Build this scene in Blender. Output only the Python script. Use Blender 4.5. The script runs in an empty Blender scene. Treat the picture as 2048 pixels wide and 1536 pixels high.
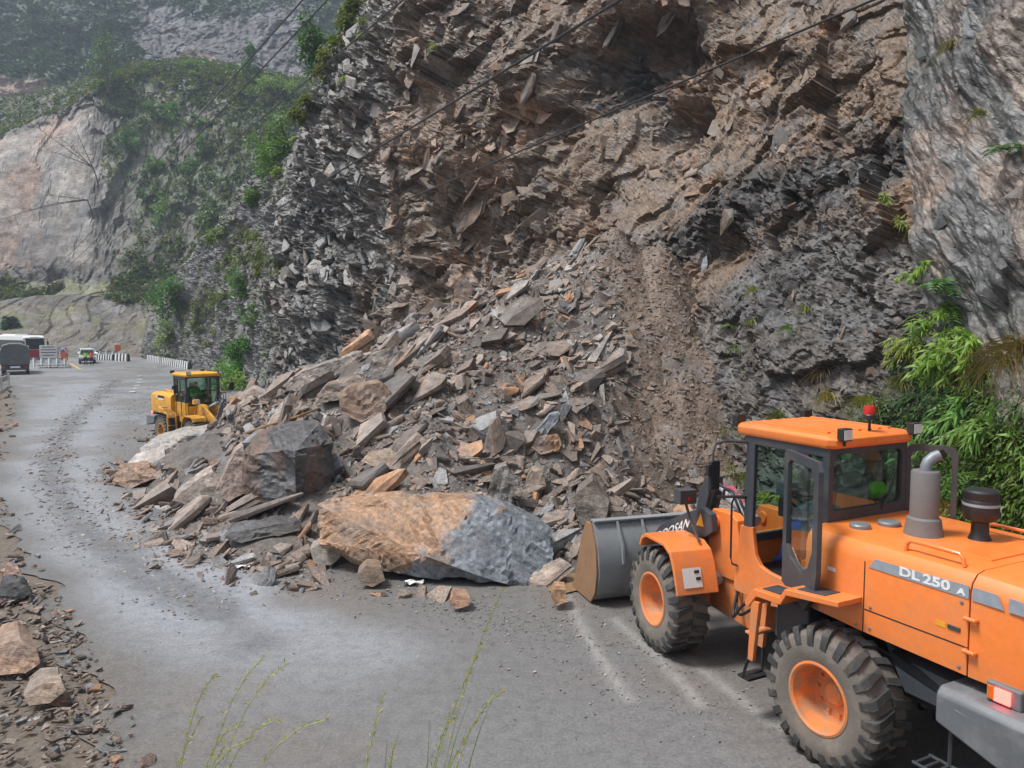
import bpy, bmesh, math, random
import numpy as np
from mathutils import Vector, Matrix, Euler
R = math.radians
SC = bpy.context.scene
COL = SC.collection
rng = np.random.default_rng(7)
random.seed(7)

# ---------------------------------------------------------------- camera, sky, sun, exposure
CAM_H, FPX, PITCH = 4.63, 1547.0, math.atan(116 / 1547.0)
cam_d = bpy.data.cameras.new('camera'); cam_d.sensor_width = 36.0; cam_d.lens = FPX / 2048 * 36
cam_d.clip_start = 0.1; cam_d.clip_end = 3000
cam = bpy.data.objects.new('camera', cam_d); COL.objects.link(cam)
cam.location = (0, 0, CAM_H); cam.rotation_euler = (math.pi / 2 - PITCH, 0, 0)
SC.camera = cam

SUN_EL, SUN_AZ = 64.0, 262.0          # degrees; azimuth clockwise from +Y (towards the valley, behind-left)
wd = bpy.data.worlds.new('World'); SC.world = wd; wd.use_nodes = True
nt = wd.node_tree; nt.nodes.clear()
sky = nt.nodes.new('ShaderNodeTexSky'); sky.sky_type = 'NISHITA'; sky.sun_disc = False
sky.sun_elevation = R(SUN_EL); sky.sun_rotation = R(SUN_AZ); sky.air_density = 1.0; sky.dust_density = 2.0; sky.ozone_density = 1.0
hs = nt.nodes.new('ShaderNodeHueSaturation'); hs.inputs['Saturation'].default_value = 0.36
bg = nt.nodes.new('ShaderNodeBackground'); bg.inputs['Strength'].default_value = 0.066
wo = nt.nodes.new('ShaderNodeOutputWorld')
nt.links.new(sky.outputs[0], hs.inputs['Color']); nt.links.new(hs.outputs[0], bg.inputs['Color']); nt.links.new(bg.outputs[0], wo.inputs[0])
sun_d = bpy.data.lights.new('sun', 'SUN'); sun_d.energy = 1.5; sun_d.angle = R(14); sun_d.color = (1.0, 0.98, 0.95)
sun = bpy.data.objects.new('sun', sun_d); COL.objects.link(sun)
sd = Vector((math.sin(R(SUN_AZ)) * math.cos(R(SUN_EL)), math.cos(R(SUN_AZ)) * math.cos(R(SUN_EL)), math.sin(R(SUN_EL))))
sun.rotation_euler = sd.to_track_quat('Z', 'Y').to_euler(); sun.location = sd * 60
vs = SC.view_settings
vs.view_transform = 'Standard'; vs.look = 'None'; vs.exposure = 1.4; vs.gamma = 1.0; vs.use_curve_mapping = False
cy = SC.cycles
cy.use_denoising = True; cy.max_bounces = 6; cy.diffuse_bounces = 3; cy.glossy_bounces = 3; cy.transmission_bounces = 6
cy.volume_bounces = 1; cy.transparent_max_bounces = 12; cy.caustics_reflective = False; cy.caustics_refractive = False

# ---------------------------------------------------------------- small helpers
def at(px, py, d):
    """photo pixel + distance along +Y of the camera axis -> world point"""
    c, s = math.cos(PITCH), math.sin(PITCH)
    a, b = (px - 1024) / FPX * d, -(py - 768) / FPX * d
    return Vector((a, d * c + b * s, CAM_H - d * s + b * c))
def gnd(px, py, z=0.0):
    p = at(px, py, 1.0) - Vector((0, 0, CAM_H)); k = (z - CAM_H) / p.z
    return Vector((p.x * k, p.y * k, z))
def srgb(r, g, b):
    f = lambda c: (c / 255 / 12.92) if c / 255 <= 0.04045 else ((c / 255 + 0.055) / 1.055) ** 2.4
    return (f(r), f(g), f(b))
def tag(o, label=None, cat=None, group=None, kind=None):
    if label: o['label'] = label
    if cat: o['category'] = cat
    if group: o['group'] = group
    if kind: o['kind'] = kind
    return o
def empty(name, loc=(0, 0, 0), rz=0.0, label=None, cat=None, group=None):
    o = bpy.data.objects.new(name, None); COL.objects.link(o); o.location = loc; o.rotation_euler = (0, 0, rz)
    o.empty_display_size = 0.2
    return tag(o, label, cat, group)
def link(name, me, mat=None, parent=None):
    o = bpy.data.objects.new(name, me); COL.objects.link(o)
    if mat is not None and not me.materials: me.materials.append(mat)
    if parent is not None: o.parent = parent
    return o
def mesh_np(name, V, F, col=None, lp=None, smooth=False):
    """V (n,3), F (m,k) all faces with k corners -> mesh; col (n,3) and lp (n,3) become point attributes"""
    V = np.ascontiguousarray(V, dtype=np.float32); F = np.ascontiguousarray(F, dtype=np.int32)
    me = bpy.data.meshes.new(name); m, k = F.shape
    me.vertices.add(len(V)); me.vertices.foreach_set('co', V.ravel())
    me.loops.add(m * k); me.loops.foreach_set('vertex_index', F.ravel())
    me.polygons.add(m); me.polygons.foreach_set('loop_start', np.arange(0, m * k, k, dtype=np.int32))
    me.polygons.foreach_set('use_smooth', np.full(m, smooth, dtype=bool))
    me.update(calc_edges=True)
    if col is not None:
        a = me.attributes.new('Col', 'FLOAT_COLOR', 'POINT'); c = np.ones((len(V), 4), np.float32); c[:, :col.shape[1]] = col; a.data.foreach_set('color', c.ravel())
    if lp is not None:
        a = me.attributes.new('lp', 'FLOAT_VECTOR', 'POINT'); a.data.foreach_set('vector', np.ascontiguousarray(lp, np.float32).ravel())
    return me
def grid_faces(nu, nv):
    i = np.arange(nu - 1)[:, None] * nv + np.arange(nv - 1)[None, :]
    return np.stack([i, i + nv, i + nv + 1, i + 1], -1).reshape(-1, 4)

# ---------------------------------------------------------------- numpy noise
def _h(ix, iy, iz, s):
    with np.errstate(over='ignore'):
        h = (ix.astype(np.int64) * 374761393 + iy.astype(np.int64) * 668265263 + iz.astype(np.int64) * 2147483647 + s * 974634777).astype(np.uint64)
        h = (h ^ (h >> np.uint64(13))) * np.uint64(1274126177); h = h ^ (h >> np.uint64(16)); h = h * np.uint64(2246822519); h = h ^ (h >> np.uint64(15))
    return (h & np.uint64(0xFFFFFF)).astype(np.float64) / 16777216.0
def vnoise(x, y, z=0.0, s=0):
    x, y, z = np.broadcast_arrays(np.asarray(x, float), np.asarray(y, float), np.asarray(z, float))
    ix, iy, iz = np.floor(x), np.floor(y), np.floor(z); fx, fy, fz = x - ix, y - iy, z - iz
    fx, fy, fz = [t * t * (3 - 2 * t) for t in (fx, fy, fz)]; r = 0
    for a in (0, 1):
        for b in (0, 1):
            for c in (0, 1):
                r = r + _h(ix + a, iy + b, iz + c, s) * (fx if a else 1 - fx) * (fy if b else 1 - fy) * (fz if c else 1 - fz)
    return r * 2 - 1
def fbm(x, y, z=0.0, s=0, o=4, g=0.5):
    r, a, f = 0, 1.0, 1.0
    for k in range(o):
        r = r + a * vnoise(x * f, y * f, np.asarray(z) * f, s + k * 17); a *= g; f *= 2.03
    return r
def blocks(U, V, su, sv, ang, s):
    """jittered cells in the surface plane: random value, offset from the cell centre, gap to the next cell"""
    c, q = math.cos(ang), math.sin(ang)
    a, b = (U * c + V * q) / su, (-U * q + V * c) / sv
    ia, ib = np.floor(a), np.floor(b)
    d1 = np.full(a.shape, 9.0); d2 = d1.copy(); r = np.zeros(a.shape); da = r.copy(); db = r.copy(); r2 = r.copy()
    z = np.zeros(a.shape)
    for i in (-1, 0, 1):
        for j in (-1, 0, 1):
            ca, cb = ia + i, ib + j
            xa, xb = ca + 0.1 + 0.8 * _h(ca, cb, z, s), cb + 0.1 + 0.8 * _h(ca, cb, z, s + 1)
            ea, eb = a - xa, b - xb
            d = np.abs(ea) * 0.65 + np.abs(eb) * 0.65 + 0.35 * np.sqrt(ea * ea + eb * eb)
            n = d < d1
            d2 = np.where(n, d1, np.minimum(d2, d))
            r = np.where(n, _h(ca, cb, z, s + 2), r); r2 = np.where(n, _h(ca, cb, z, s + 3), r2)
            da = np.where(n, ea, da); db = np.where(n, eb, db); d1 = np.where(n, d, d1)
    return r, r2, da, db, d2 - d1
def sstep(a, b, x):
    t = np.clip((x - a) / (b - a), 0, 1); return t * t * (3 - 2 * t)

# ---------------------------------------------------------------- materials
MATS = {}
class NG:
    def __init__(s, name):
        s.m = bpy.data.materials.new(name); s.m.use_nodes = True; s.t = s.m.node_tree; s.t.nodes.clear()
        s.out = s.n('ShaderNodeOutputMaterial'); s.p = s.n('ShaderNodeBsdfPrincipled'); s.l(s.p.outputs[0], s.out.inputs[0])
    def n(s, k, **kw):
        d = s.t.nodes.new(k)
        for a, b in kw.items():
            if a in d.inputs: d.inputs[a].default_value = b
            else: setattr(d, a, b)
        return d
    def l(s, a, b): s.t.links.new(a, b)
    def attr(s, name, out='Color'):
        d = s.n('ShaderNodeAttribute'); d.attribute_name = name; return d.outputs[out]
    def noise(s, vec, scale, detail=4, rough=0.6, stretch=None, lac=2.0):
        if stretch is not None:
            m = s.n('ShaderNodeMapping'); m.inputs['Scale'].default_value = stretch
            if vec is not None: s.l(vec, m.inputs['Vector'])
            vec = m.outputs[0]
        d = s.n('ShaderNodeTexNoise'); d.inputs['Scale'].default_value = scale; d.inputs['Detail'].default_value = detail; d.inputs['Roughness'].default_value = rough
        if vec is not None: s.l(vec, d.inputs['Vector'])
        return d.outputs['Fac']
    def ramp(s, fac, stops):
        d = s.n('ShaderNodeValToRGB'); e = d.color_ramp.elements
        while len(e) < len(stops): e.new(0.5)
        for q, (p, c) in zip(e, stops):
            q.position = p; q.color = (c, c, c, 1) if isinstance(c, (int, float)) else (*c, 1)
        s.l(fac, d.inputs[0]); return d.outputs[0]
    def mix(s, a, b, fac=None, mode='MIX', f=0.5):
        d = s.n('ShaderNodeMix'); d.data_type = 'RGBA'; d.blend_type = mode
        d.inputs[0].default_value = f
        if fac is not None: s.l(fac, d.inputs[0])
        for v, i in ((a, 6), (b, 7)):
            if isinstance(v, tuple): d.inputs[i].default_value = (*v, 1)
            else: s.l(v, d.inputs[i])
        return d.outputs[2]
    def math(s, op, a, b=0.0, clamp=False):
        d = s.n('ShaderNodeMath'); d.operation = op; d.use_clamp = clamp
        for v, i in ((a, 0), (b, 1)):
            if isinstance(v, (int, float)): d.inputs[i].default_value = v
            else: s.l(v, d.inputs[i])
        return d.outputs[0]
    def bump(s, h, strength=0.5, dist=0.05, prev=None):
        d = s.n('ShaderNodeBump'); d.inputs['Strength'].default_value = strength; d.inputs['Distance'].default_value = dist
        s.l(h, d.inputs['Height'])
        if prev is not None: s.l(prev, d.inputs['Normal'])
        return d.outputs[0]
    def pos(s):
        return s.n('ShaderNodeNewGeometry').outputs['Position']
    def obj(s):
        return s.n('ShaderNodeTexCoord').outputs['Object']
    def done(s, col=None, rough=None, nrm=None, metal=None, spec=None):
        for v, k in ((col, 'Base Color'), (rough, 'Roughness'), (nrm, 'Normal'), (metal, 'Metallic'), (spec, 'Specular IOR Level')):
            if v is None: continue
            if isinstance(v, (int, float)): s.p.inputs[k].default_value = v
            elif isinstance(v, tuple): s.p.inputs[k].default_value = (*v, 1)
            else: s.l(v, s.p.inputs[k])
        return s.m

def rock_mat(name, fine=9.0, gloss=False, objcol=False, layer=True, wet=0.42, rust=0.5):
    g = NG(name)
    vec = g.obj() if objcol else g.attr('lp', 'Vector')
    if objcol:
        oi = g.n('ShaderNodeObjectInfo'); base = oi.outputs['Color']
        ad = g.n('ShaderNodeVectorMath'); ad.operation = 'ADD'; cmb = g.n('ShaderNodeCombineXYZ')
        r10 = g.math('MULTIPLY', oi.outputs['Random'], 37.0); g.l(r10, cmb.inputs[0]); g.l(r10, cmb.inputs[1]); g.l(r10, cmb.inputs[2])
        g.l(vec, ad.inputs[0]); g.l(cmb.outputs[0], ad.inputs[1]); vec = ad.outputs[0]
    else: base = g.attr('Col')
    n1 = g.noise(vec, 1.6, 5, 0.65); n2 = g.noise(vec, fine, 6, 0.7)
    n3 = g.noise(vec, 2.2, 5, 0.7, stretch=(1.0, 1.0, 5.0))
    c = g.mix(base, g.ramp(n2, [(0.34, 0.42), (0.5, 1.0), (0.66, 1.55)]), mode='MULTIPLY', f=0.8)
    c = g.mix(c, g.ramp(n3, [(0.35, 0.55), (0.5, 1.0), (0.68, 1.35)]), mode='MULTIPLY', f=0.7)
    n4 = g.noise(vec, fine * 4.5, 5, 0.75); c = g.mix(c, g.ramp(n4, [(0.3, 0.5), (0.5, 1.0), (0.7, 1.45)]), mode='MULTIPLY', f=0.7)
    rm = g.ramp(n1, [(0.56, 0.0), (0.72, rust)])
    c = g.mix(c, srgb(150, 114, 86), fac=rm)
    gm = g.ramp(g.noise(vec, 0.9, 4, 0.6), [(0.5, 0.0), (0.68, 0.45)])
    c = g.mix(c, srgb(120, 122, 124), fac=gm)
    b = g.bump(n4, 0.6, 0.012); b = g.bump(n2, 0.6, 0.03, prev=b)
    if layer: b = g.bump(n3, 0.35 if gloss else 0.6, 0.05, prev=b)
    if gloss:      # joints: thin open cracks following the bedding
        wv = g.n('ShaderNodeVectorMath'); wv.operation = 'ADD'; nn = g.n('ShaderNodeTexNoise'); nn.inputs['Scale'].default_value = 1.3; g.l(vec, nn.inputs['Vector']); g.l(vec, wv.inputs[0]); g.l(nn.outputs['Color'], wv.inputs[1])
        mp = g.n('ShaderNodeMapping'); mp.inputs['Scale'].default_value = (0.5, 0.5, 2.4); g.l(wv.outputs[0], mp.inputs['Vector'])
        vo = g.n('ShaderNodeTexVoronoi'); vo.feature = 'DISTANCE_TO_EDGE'; vo.inputs['Scale'].default_value = 1.5; g.l(mp.outputs[0], vo.inputs['Vector'])
        ck = g.ramp(vo.outputs['Distance'], [(0.0, 0.3), (0.045, 1.0)]); c = g.mix(c, ck, mode='MULTIPLY', f=0.4); b = g.bump(ck, 0.4, 0.04, prev=b)
    ro = g.ramp(n1, [(0.3, wet), (0.7, wet + 0.28)])
    if gloss: ro = g.math('SUBTRACT', ro, g.math('MULTIPLY', g.attr('Col', 'Alpha'), 0.2))
    return g.done(c, ro, b, spec=0.5)
def leaf_mat(name, trans=0.35):
    g = NG(name); base = g.attr('Col')
    g.t.nodes.remove(g.p); d = g.n('ShaderNodeBsdfPrincipled', Roughness=0.5); g.l(base, d.inputs['Base Color'])
    t = g.n('ShaderNodeBsdfTranslucent'); c = g.mix(base, (1.25, 1.3, 0.6), mode='MULTIPLY', f=1.0); g.l(c, t.inputs['Color'])
    m = g.n('ShaderNodeMixShader'); m.inputs[0].default_value = trans
    g.l(d.outputs[0], m.inputs[1]); g.l(t.outputs[0], m.inputs[2]); g.l(m.outputs[0], g.out.inputs[0])
    return g.m
def paint(name, col, rough=0.38, splash=None, dirt=0.35, dirtcol=srgb(120, 105, 90), scale=2.2, metal=0.0, bumpy=0.0, coat=0.0):
    g = NG(name); v = g.pos()
    n = g.noise(v, scale, 6, 0.68); n2 = g.noise(v, scale * 9, 4, 0.6)
    c = g.mix(col, g.ramp(n2, [(0.3, 0.86), (0.7, 1.06)]), mode='MULTIPLY', f=0.6)
    c = g.mix(c, dirtcol, fac=g.ramp(n, [(0.48, 0.0), (0.75, dirt)]))
    if splash:     # road mud thrown up over the lower parts
        sp = g.n('ShaderNodeSeparateXYZ'); g.l(v, sp.inputs[0]); hz_ = g.math('MULTIPLY', g.math('SUBTRACT', splash, sp.outputs[2], clamp=True), 0.9, clamp=True); ns = g.noise(v, 7, 7, 0.75); ms = g.math('MULTIPLY', g.ramp(ns, [(0.4, 0.0), (0.58, 1.0)]), hz_); c = g.mix(c, dirtcol, fac=ms)
    ro = g.ramp(n, [(0.35, rough), (0.7, min(1.0, rough + 0.3))])
    m = g.done(c, ro, g.bump(n2, bumpy, 0.01) if bumpy else None, metal)
    if coat: g.p.inputs['Coat Weight'].default_value = coat
    return m
def plain(name, col, rough=0.5, metal=0.0):
    g = NG(name); n = g.noise(g.pos(), 14, 4, 0.6)
    c = g.mix(col, g.ramp(n, [(0.3, 0.8), (0.7, 1.12)]), mode='MULTIPLY', f=0.7)
    return g.done(c, rough, None, metal)
def glass_mat(name, tint, alpha=0.25, rough=0.03):
    """tinted sheet glass: mostly clear with a mirror-like surface"""
    g = NG(name); g.t.nodes.remove(g.p)
    tr = g.n('ShaderNodeBsdfTransparent'); tr.inputs[0].default_value = (*tint, 1)
    gl = g.n('ShaderNodeBsdfGlossy'); gl.inputs['Roughness'].default_value = rough; gl.inputs['Color'].default_value = (0.9, 0.95, 0.95, 1)
    fr = g.n('ShaderNodeLayerWeight'); fr.inputs[0].default_value = .5
    f2 = g.math('ADD', g.math('MULTIPLY', g.math('POWER', fr.outputs['Facing'], 3.0), .7), alpha * .25, clamp=True)
    m = g.n('ShaderNodeMixShader'); g.l(f2, m.inputs[0]); g.l(tr.outputs[0], m.inputs[1]); g.l(gl.outputs[0], m.inputs[2]); g.l(m.outputs[0], g.out.inputs[0])
    return g.m
# ================================================================ THE SETTING
M_CLIFF = rock_mat('cliff_rock', fine=5.0, gloss=True, wet=0.46, rust=0.12)
M_RUBBLE = rock_mat('rubble_rock', fine=11.0, wet=0.45, rust=0.2)
M_STONE = rock_mat('stone', fine=7.0, objcol=True, wet=0.42, rust=0.25)

# ---- the long cliff beside the road: u runs along its foot (near right -> far left), h up the face
BASE = np.array([(17, -8), (13.2, 2), (10.6, 8.5), (9.1, 13), (8.0, 16), (5.3, 21), (0.2, 29.5), (-6.0, 38.5), (-14.4, 47.0), (-18.4, 55), (-23, 64), (-30.5, 77), (-44, 100), (-62, 124), (-75, 140)], float)
def catmull(P, n):
    P = np.vstack([2 * P[0] - P[1], P, 2 * P[-1] - P[-2]]); out = []
    for i in range(1, len(P) - 2):
        t = np.linspace(0, 1, n, endpoint=False)[:, None]
        a, b, c, d = P[i - 1], P[i], P[i + 1], P[i + 2]
        out.append(0.5 * (2 * b + (c - a) * t + (2 * a - 5 * b + 4 * c - d) * t ** 2 + (3 * b - a - 3 * c + d) * t ** 3))
    out.append(P[-2][None]); return np.vstack(out)
_bl = catmull(BASE, 40)
_bu = np.concatenate([[0], np.cumsum(np.linalg.norm(np.diff(_bl, axis=0), axis=1))])
KU = _bu[::40]                                     # u of each BASE point
def base_xy(u): return np.stack([np.interp(u, _bu, _bl[:, 0]), np.interp(u, _bu, _bl[:, 1])], -1)
_tan = np.gradient(_bl, axis=0); _tan /= np.linalg.norm(_tan, axis=1)[:, None]
for _ in range(60): _tan = np.vstack([_tan[:1], (_tan[:-2] + _tan[1:-1] + _tan[2:]) / 3, _tan[-1:]])
def inward(u):
    tx, ty = np.interp(u, _bu, _tan[:, 0]), np.interp(u, _bu, _tan[:, 1]); l = np.hypot(tx, ty)
    return np.stack([ty / l, -tx / l], -1)
HR = np.array([0, 3, 6, 9, 12, 16, 20, 26, 34, 46], float)
#          h:   0    3    6    9    12   16   20   26   34   46      (how far the face leans back)
REC = np.array([
 [0, .4, .9, 1.4, 1.9, 2.6, 3.4, 4.8, 7, 10],           # 17,-8
 [0, .4, .9, 1.4, 1.9, 2.6, 3.4, 4.8, 7, 10],
 [0, .4, .8, 1.3, 1.8, 2.5, 3.4, 4.8, 7, 10],           # 10.6,8.5
 [0, .6, 1.0, 1.4, 1.8, 2.6, 3.6, 5, 7, 10],            # 9.1,13
 [0, 1.2, 2.0, 2.6, 3.4, 4.4, 5.6, 7, 9, 12],           # 8,16
 [-1.3, .5, 2.5, 4.7, 6.5, 8.6, 10, 12, 15, 19],        # 5.3,21
 [0, 1.0, 2.2, 3.8, 5.4, 7.0, 7.6, 9, 12, 16],          # .2,29.5
 [0, .5, 1.1, 1.7, 2.4, 3.4, 4.5, 6.3, 10, 15],         # -6,38
 [0, .2, .3, .5, 1.0, 2.0, 3.4, 6.2, 11, 20],           # -14.4,47
 [0, .5, 1.0, 1.6, 2.3, 3.4, 5.2, 9, 18, 32],           # -18.4,55
 [0, .5, 1.0, 1.5, 2.1, 3.2, 5.0, 12, 24, 40],          # -23,64
 [0, .3, .6, 1.0, 1.5, 2.4, 7, 17, 31, 50],             # -30.5,77
 [0, .2, .5, .9, 2.4, 8, 15, 28, 44, 66],               # -44,100
 [0, 2.0, 5.0, 10, 16, 24, 34, 48, 64, 85],
 [0, 2.5, 6.0, 12, 18, 27, 37, 50, 66, 88]], float)
from numpy import interp
def _cub(x, X, Y):
    """piecewise cubic along axis 0 of Y"""
    i = np.clip(np.searchsorted(X, x) - 1, 0, len(X) - 2); t = np.clip((x - X[i]) / (X[i + 1] - X[i]), 0, 1)
    m = np.gradient(Y, X, axis=0); h = (X[i + 1] - X[i])
    t = t.reshape(t.shape + (1,) * (Y.ndim - 1)); h = h.reshape(t.shape)
    return (2 * t**3 - 3 * t**2 + 1) * Y[i] + (t**3 - 2 * t**2 + t) * h * m[i] + (-2 * t**3 + 3 * t**2) * Y[i + 1] + (t**3 - t**2) * h * m[i + 1]
def rec_grid(u, h):
    """u (n,), h (m,) -> (n,m)"""
    A = _cub(u, KU, REC)                      # n, len(HR)
    return _cub(h, HR, A.T).T
def cliff_regions(U, Hh):
    """soft weights of the kinds of rock on the face"""
    w1, w2 = fbm(U * .35, Hh * .35, s=3, o=3) * 1.3, fbm(U * .3, Hh * .3, s=5, o=3) * 1.2
    uc = 26.4 + (Hh - 5.3) * .46
    wall = 1 - sstep(-.25, .25, U - uc + 0.12 * fbm(U, Hh * .8, s=9, o=3))
    far = sstep(66.5, 69, U + w1 + np.clip((Hh - 18) * -.15, -1, 2))
    outc = sstep(53.5, 56.5, U + w2 * 1.5 - (Hh - 8) * .1) * (1 - far)
    cen = sstep(43, 46, U + w1 * 1.3) * (1 - np.maximum(outc, far))
    low = (1 - sstep(5.8, 7.6, Hh - w1 * 1.2 + np.clip((U - 32) * .5, 0, 9))) * (1 - sstep(34, 37, U)) * (1 - wall)
    dark = sstep(-1.6, -.2, Hh - (10.5 - (U - 27) * .42) + w2) * (1 - sstep(.9, 2.4, Hh - (10.5 - (U - 27) * .42) + w2)) * (1 - sstep(37, 40, U)) * (1 - wall) * (1 - low)
    scar = np.clip(1 - wall - far - outc - cen - low - dark, 0, 1)
    return wall, far, outc, cen, low, dark, scar
def cliff_rec_extra(U, Hh):
    uc = 26.4 + (Hh - 5.3) * .46
    e = -.55 * (1 - sstep(-.5, .15, U - uc)) + .55 * np.exp(-((U - uc - .35) / .45) ** 2)
    e += 2.3 * np.exp(-(np.abs((U - 42) / 1.9) ** 3) - np.abs((Hh - 15.6) / 1.5) ** 3) - 1.1 * np.exp(-((U - 42.6) / 2.6) ** 2 - ((Hh - 18.6) / 1.3) ** 2)
    e += .9 * np.exp(-np.abs((U - 38.6) / 1.0) ** 3 - np.abs((Hh - 12.2) / .8) ** 3) + 1.0 * np.exp(-np.abs((U - 46.6) / 1.1) ** 3 - np.abs((Hh - 10.6) / .7) ** 3)
    e += 1.3 * np.exp(-((U - 45) / 1.2) ** 2 - ((Hh - 13.4) / .8) ** 2)
    e += -1.3 * np.exp(-((U - 47.2) / 1.5) ** 2 - ((Hh - 16.5) / 2.6) ** 2)       # block shoulder, centre top
    e += -1.0 * np.exp(-((U - 50.2) / 1.2) ** 2 - ((Hh - 12.3) / 1.1) ** 2)
    e += -1.0 * np.exp(-((U - 34.6) / 1.3) ** 2 - ((Hh - 8.4) / .8) ** 2) + .8 * np.exp(-((U - 33.8) / 1.5) ** 2 - ((Hh - 6.9) / .6) ** 2)
    e += -.9 * np.exp(-((U - 60) / 3.) ** 2 - ((Hh - 5) / 2.2) ** 2)
    e += .9 * fbm(U * .12, Hh * .14, s=21, o=3) * sstep(24, 40, U)
    return e
# columns and rows
_us = [14.0]
while _us[-1] < 150:
    bx, by = base_xy(np.array(_us[-1])); _us.append(_us[-1] + max(.03, math.hypot(bx, by) * .003))
CU = np.array(_us); CB, CN = base_xy(CU), inward(CU)
NV = 450
HMAX = np.interp(CU, [14, 25, 31, 41, 52, 64, 83, 120, 150], [13, 14.5, 17, 23, 26, 29, 26, 20, 18])
_v = np.linspace(0, 1, NV); _v = np.where(_v < .9, _v / .9, 1 + (_v - .9) * 6)
U = np.repeat(CU[:, None], NV, 1); Hh = np.minimum(HMAX[:, None] * _v[None, :], 46)
def rec_pts(U, Hh):
    A = _cub(U.ravel(), KU, REC); i = np.clip(np.searchsorted(HR, Hh.ravel()) - 1, 0, len(HR) - 2)
    m = np.gradient(A, HR, axis=1); k = np.arange(len(i)); h = HR[i + 1] - HR[i]; t = np.clip((Hh.ravel() - HR[i]) / h, 0, 1)
    r = (2*t**3-3*t**2+1)*A[k, i] + (t**3-2*t**2+t)*h*m[k, i] + (-2*t**3+3*t**2)*A[k, i+1] + (t**3-t**2)*h*m[k, i+1]
    return r.reshape(U.shape)
REC0 = rec_pts(U, Hh) + cliff_rec_extra(U, Hh)
wall, far, outc, cen, low, dark, scar = cliff_regions(U, Hh)
wu, wh = U + .35 * fbm(U * .8, Hh * .8, s=31, o=3), Hh + .35 * fbm(U * .8, Hh * .8, s=33, o=3)
D = np.zeros_like(U); TINT = np.ones_like(U); RUST = np.zeros_like(U)
def add_blocks(su, sv, ang, s, amp, tilt, crack, tint):
    global D, TINT, RUST
    r, r2, da, db, e = blocks(wu, wh, su, sv, ang, s)
    D = D + amp * ((r - .5) * 1.0 + tilt * (da * (r2 - .5) * 2 + db * ((r * 7.3) % 1 - .6) * 2)) - crack * amp * (1 - sstep(.0, .12, e))
    TINT = TINT * (1 + tint * ((r2 * 5.7) % 1 - .5))
    return r, r2, e
r, r2, e = add_blocks(3.4, 2.2, .5, 100, 1.25 * cen + .85 * scar + .5 * outc + .3 * low + .4 * dark + .5 * far, .75, .06, .3)
RUST += (r2 > .88) * .35 * (cen + scar * .8 + outc * .3)
r, r2, e = add_blocks(1.05, 1.7, .35, 105, .62 * cen + .42 * scar, .9, .2, .35)
RUST += (r2 > .9) * .5 * (cen + scar * .7)
r, r2, e = add_blocks(1.3, .5, .62, 110, .5 * outc + .14 * low + .34 * dark + .2 * far, .9, .25, .35)
r, r2, e = add_blocks(.42, .62, .4, 115, .2 * cen + .13 * scar, .9, .25, .35)
RUST += (r2 > .92) * .4 * (cen + scar * .6)
r, r2, e = add_blocks(.6, .2, .62, 120, .05 * cen + .03 * scar + .24 * outc + .08 * low + .17 * dark + .1 * far, .9, .3, .35)
r, r2, e = add_blocks(.24, .12, .7, 130, .05 * cen + .035 * scar + .07 * outc + .05 * low + .07 * dark + .05 * far, .9, .3, .3)
r, r2, e = add_blocks(1.0, 2.6, .12, 140, .25 * far + .1 * low, .6, .2, .25)
D += (.13 * scar + .12 * low + .09 * dark + .06 * cen + .04 * outc + .10 * far + .015 * wall) * fbm(U * 2.2, Hh * 2.2, s=41, o=5, g=.6)
ca, sa = math.cos(.9), math.sin(.9); wa, wb = U * ca + Hh * sa, -U * sa + Hh * ca
D += wall * (.5 * np.abs(fbm(U * .45, Hh * .33, s=45, o=3)) + .16 * np.abs(fbm(wa * .8, wb * 2.6, s=46, o=4)) + .03 * fbm(wa * 3, wb * 9, s=48, o=3))
soil = sstep(-.05, .45, fbm(U * .28, Hh * .32, s=59, o=4)) * (.95 * scar + .45 * cen + .2 * low)
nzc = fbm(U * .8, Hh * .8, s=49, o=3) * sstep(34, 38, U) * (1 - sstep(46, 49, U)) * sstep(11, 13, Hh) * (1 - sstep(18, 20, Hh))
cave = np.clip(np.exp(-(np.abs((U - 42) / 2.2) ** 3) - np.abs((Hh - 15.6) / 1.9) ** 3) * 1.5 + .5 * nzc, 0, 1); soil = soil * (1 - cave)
D = D * (1 - .72 * soil) + cave * .9 * (blocks(wu, wh, .55, 1.0, .2, 170)[0] - .5)
RR = REC0 - D
P = np.stack([CB[:, None, 0] + CN[:, None, 0] * RR, CB[:, None, 1] + CN[:, None, 1] * RR, Hh + .25 * D], -1)
# colours: rock kinds, a darker tone in the hollow, one tint for each block, seams of rust
def mixc(*pairs):
    c = 0; t = 0
    for w, k in pairs: c = c + w[..., None] * np.array(srgb(*k)); t = t + w[..., None]
    return c / np.maximum(t, 1e-6)
nz = fbm(U * .5, Hh * .5, s=51, o=4)
pink = sstep(.0, .35, fbm(wa * .35 + 5, wb * 1.1, s=53, o=5, g=.6))
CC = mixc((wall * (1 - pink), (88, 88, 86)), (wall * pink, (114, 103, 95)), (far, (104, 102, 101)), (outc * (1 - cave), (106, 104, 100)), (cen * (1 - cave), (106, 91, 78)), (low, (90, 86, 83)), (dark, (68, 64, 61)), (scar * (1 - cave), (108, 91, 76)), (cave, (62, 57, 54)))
CC = CC * (.98 + .0 * wall)[..., None] * np.clip(TINT, .35, 1.7)[..., None] * (1 + .25 * nz)[..., None]
RUST = np.clip(RUST + sstep(.35, .6, fbm(U * .45 + 9, Hh * .6, s=57, o=4)) * (.25 * scar + .2 * cen + .2 * wall), 0, .6)
CC = CC * (1 - RUST[..., None]) + RUST[..., None] * np.array(srgb(150, 116, 90)) * np.clip(TINT, .5, 1.4)[..., None]
mud = np.clip(soil * 1.0, 0, .9)
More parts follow.
